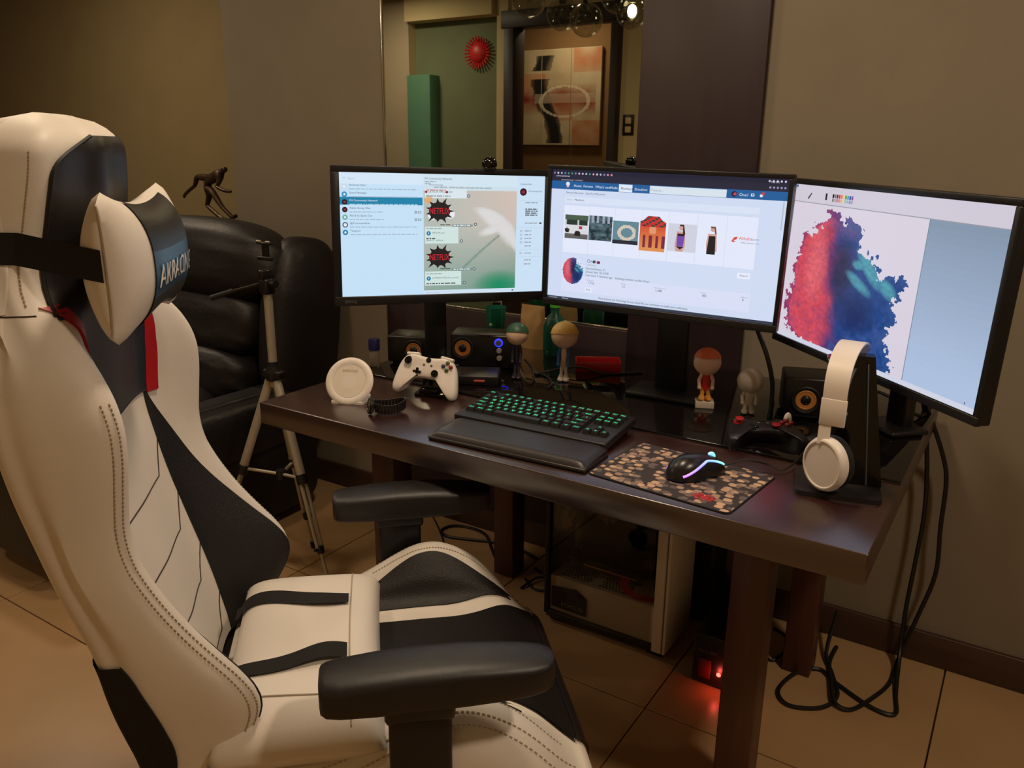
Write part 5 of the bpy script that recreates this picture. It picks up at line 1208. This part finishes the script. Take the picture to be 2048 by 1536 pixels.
# ---------------------------------------------------------------- pedestal and sculpture behind the recliner
pd = thing('pedestal', 'dark narrow pedestal cabinet hidden behind the recliner', 'pedestal', (-1.70, 1.25, 0))
m = MB(); m.box((0, 0, .51), (.34, .30, 1.0), bev=.004); part('body', m, wood_panel, pd)
m = MB(); m.box((0, 0, 1.02), (.38, .34, .024), bev=.004); part('top', m, wood_trim, pd)
m = MB(); m.box((0, 0, .01), (.30, .26, .02), bev=.002); part('plinth', m, wood_trim, pd)
sc = thing('sculpture', 'dark bronze sculpture of a thin leaping figure, above the recliner back', 'sculpture', (-1.70, 1.25, 1.032))
vsc = 1.38
def limb(pts, rr, name='limb'):
    m = MB(); m.tube(smooth_path(pts, 5), [interp(i, [0, (len(pts)-1)*5/2, (len(pts)-1)*5], rr) for i in range((len(pts)-1)*5+1)], 9); return m
m = MB()
vv = [(.01, 0, .175), (.06, 0, .205), (.085, 0, .222), (.115, 0, .240), (.13, 0, .248),          # pelvis, waist, chest, neck, head
      (-.03, 0, .205), (-.045, 0, .165), (-.075, 0, .145), (-.105, 0, .122), (-.115, 0, .105),  # rear arm
      (.10, -.01, .195), (.09, -.02, .165), (.13, -.02, .150), (.165, -.02, .148),   # front arm
      (.02, .01, .12), (.0, .01, .075), (.06, .01, .03), (.10, .01, .008),       # leg A
      (.06, -.01, .135), (.10, -.01, .075), (.15, -.01, .03), (.17, -.01, .045)]     # leg B
ee = [(0, 1), (1, 2), (2, 3), (3, 4), (1, 5), (5, 6), (6, 7), (7, 8), (8, 9), (2, 10), (10, 11), (11, 12), (12, 13), (0, 14), (14, 15), (15, 16), (16, 17), (0, 18), (18, 19), (19, 20), (20, 21)]
rr = [.022, .026, .027, .012, .017, .016, .010, .009, .009, .007, .014, .010, .009, .008, .017, .012, .011, .010, .018, .012, .010, .009]
me = bpy.data.meshes.new('figure'); me.from_pydata([(x*vsc-.105, y, z*1.02) for x, y, z in vv], ee, []); me.materials.append(bronze)
fo = bpy.data.objects.new('figure', me); COL.objects.link(fo); fo.parent = sc
md = fo.modifiers.new('skin', 'SKIN'); sv = me.skin_vertices[0].data
for i, r in enumerate(rr): sv[i].radius = (r*.95, r*.95); sv[i].use_root = (i == 0)
fo.modifiers.new('sub', 'SUBSURF').levels = 1
m = MB(); m.box((.06, 0, .004), (.26, .09, .010), bev=.003); m.tube([(.03, 0, .008), (.13, 0, .04)], .006, 8); part('base', m, bronze, sc)
# ---------------------------------------------------------------- floor cables
cord('left thick black cable dropping from the right monitor to the floor', [(1.415, .60, .93), (1.430, .85, .80), (1.452, .945, .62), (1.466, .95, .47), (1.464, .95, .33), (1.460, .945, .18), (1.464, .93, .05), (1.478, .80, .006), (1.490, .705, .006), (1.433, .700, .006), (1.334, .755, .006), (1.284, .792, .006), (1.235, .745, .006), (1.212, .64, .006), (1.251, .590, .006), (1.324, .625, .006), (1.350, .70, .006), (1.318, .79, .006), (1.285, .86, .02), (1.29, .93, .12)], .0058)
cord('right thick black cable dropping from the right monitor to the floor', [(1.425, .62, .92), (1.445, .86, .77), (1.483, .94, .65), (1.504, .95, .57), (1.509, .95, .44), (1.516, .95, .30), (1.490, .945, .16), (1.463, .93, .03), (1.458, .84, .006), (1.431, .745, .006), (1.391, .66, .006), (1.35, .66, .013), (1.325, .74, .014), (1.30, .84, .006), (1.30, .93, .006)], .0058)
cord('thin cord hanging on the wall beside the two thick cables', [(1.440, .985, .86), (1.446, .988, .80), (1.440, .988, .74), (1.446, .988, .70), (1.435, .985, .665)], .002)
cord('thin cord dangling under the right end of the desk', [(1.32, .93, .70), (1.325, .93, .62), (1.318, .94, .55), (1.335, .945, .48), (1.36, .93, .56), (1.38, .92, .68)], .0022)
cord('thin dark cord lying across the floor under the left half of the desk', [(-.238, .975, .02), (-.17, .93, .004), (-.111, .878, .004), (-.05, .82, .004), (.01, .75, .004)], .003)
cord('black cable lying in a loop on the floor near the back left leg', [(.30, .90, .005), (.16, .93, .005), (.02, .885, .005), (-.06, .86, .005), (-.11, .885, .005), (-.10, .94, .005), (-.03, .965, .005), (.05, .945, .009), (.12, .88, .005), (.17, .83, .005)], .0055)
cord('bundle of thin cables tangled on the floor between desk leg and tower', [(.33, .84, .005), (.40, .80, .02), (.46, .86, .03), (.42, .93, .02), (.36, .90, .012), (.40, .82, .035), (.47, .80, .012), (.48, .90, .006)], .0055)
cord('dark cord curled on the floor left of the white tower', [(.34, .76, .004), (.40, .72, .004), (.46, .74, .012), (.44, .80, .004), (.38, .78, .012), (.36, .70, .004)], .004)
cord('black cable on the floor between the tower and the backup power box', [(.925, .87, .005), (.96, .80, .005), (.985, .76, .005), (1.02, .86, .005), (1.03, .93, .01)], .005)
cord('short cable looping on the floor beside the back right leg', [(1.13, .80, .004), (1.16, .76, .004), (1.19, .83, .02), (1.17, .90, .004), (1.12, .93, .004)], .004)
# ---------------------------------------------------------------- glass pendant lamps above the desk (seen in the mirror)
pn_m = thin_glass('bubbled_glass', (240, 240, 236), .5)
bulb_on = M('lit_bulb', (255, 235, 200), .4, emit=(255, 226, 180), estr=260.0)
PEND = [((-.215, .36, 1.945), .066, False, 'leftmost in the mirror'), ((-.075, .34, 1.888), .062, False, 'second from the left in the mirror'), ((.045, .37, 1.855), .062, False, 'lowest of the cluster'), ((.165, .35, 1.935), .066, False, 'third from the left in the mirror'), ((.232, .37, 1.868), .058, True, 'lit')]
for (x, y, z), r, on, w in PEND:
    p = thing('pendant_lamp', ('lit clear glass globe pendant reflected at the right edge of the mirror' if on else 'unlit bubbled glass globe pendant, %s' % w), 'lamp', (x, y, z), 0, 'glass globe pendants')
    m = MB(); q = [(r*sin(t), -r*cos(t)) for t in [pi*k/20 for k in range(0, 18)]]; m.lathe(q+[(a*.965, b_*.965) for a, b_ in reversed(q)], 32); part('globe', m, glass_clear if on else pn_m, p, 70)
    m = MB(); m.lathe([(0, r+.03), (.014, r+.03), (.016, r*.80), (.012, r*.55), (0, r*.55)], 16); part('socket', m, metal_dark, p)
    m = MB(); m.ball((0, 0, .004), (.011, .011, .016) if not on else (.016, .016, .022), 14, 10); part('bulb', m, bulb_on if on else glass_clear, p, 60)
    m = MB(); m.tube([(0, 0, r+.028), (0, 0, CEIL-z)], .002, 6); part('cord', m, cable_m, p)
# ---------------------------------------------------------------- things on the far wall, seen in the mirror
wf = thing('wall_flower', 'round red spiky wall ornament reflected in the mirror', 'ornament', (-2.30, YO-.075, 2.100))
redp = M('red_lacquer', (206, 40, 44), .45)
m = MB(); m.lathe([(0, .05), (.04, .045), (.07, .03), (.085, .0)], 28, mx=Matrix.Rotation(-pi/2, 4, 'X')); part('disc', m, redp, wf)
for k in range(26):
    a = 2*pi*k/26; m = MB(); m.tube([(.075*cos(a), .012, .075*sin(a)), (.112*cos(a), .03, .112*sin(a))], [.008, .006], 6); m.ball((.114*cos(a), .03, .114*sin(a)), .008, 8, 6); part('petal', m, redp, wf)
pt = thing('abstract_painting', 'abstract canvas painting in cream, black and rust on the brown wall, reflected in the mirror', 'painting', (-2.12, -3.188, 1.815))
def paintf(a, b):
    a = 1-a
    n = fbm(a*7, b*7, 21); c = mixc(L(206, 186, 156), L(176, 150, 116), n)
    if (int(a*3.2)+int(b*4)) % 3 == 0: c = mixc(c, L(186, 96, 46), .8*n+.1)
    if .34 < b < .70 and a > .05: c = mixc(c, L(140, 46, 24), 1.3*max(0, 1-abs(b-.52)/.17)*(.35+n))
    d = abs((a-.60)-.10*sin(b*5))
    if d < .10+.10*(n-.5) and (b < .22 or .30 < b < .98) and not (.0 < b < .06): c = mixc(c, L(24, 18, 22), min(1, 1.3*(1-d/.2)))
    if .46 < b < .56 and a < .75: c = mixc(c, L(196, 176, 150), .5)
    r = math.hypot((a-.40)/.27, (b-.54)/.16)
    if abs(r-1) < .07: c = mixc(c, L(220, 204, 180), .7)
    return c
for k in range(3):
    m = MB(); w = .285
    m.box((-.29+.29*k, 0, 0), (w, .03, .79), bev=.003); cv = part('canvas', m, M('canvas_edge_%d' % k, (190, 170, 140), .7), pt)
    m = MB(); x0 = -.29+.29*k-w/2
    m.grid(lambda a, c: (x0+w*a, .0156, -.39+.78*c), 26, 70, colfn=lambda a, c: paintf((k+a)/3, 1-c)); part('paint', m, paint_m, cv, 0)
sw = thing('light_switch', 'dark wall plate with two cream rocker switches, reflected in the mirror', 'switch', (-.962, YO, 1.555))
m = MB(); m.box((0, .004, 0), (.085, .008, .14), bev=.002); part('plate', m, metal_dark, sw)
for dz in (-.03, .03): m = MB(); m.box((0, .010, dz), (.044, .008, .042), bev=.003); part('rocker', m, M('cream_switch', (220, 190, 140), .4), sw)
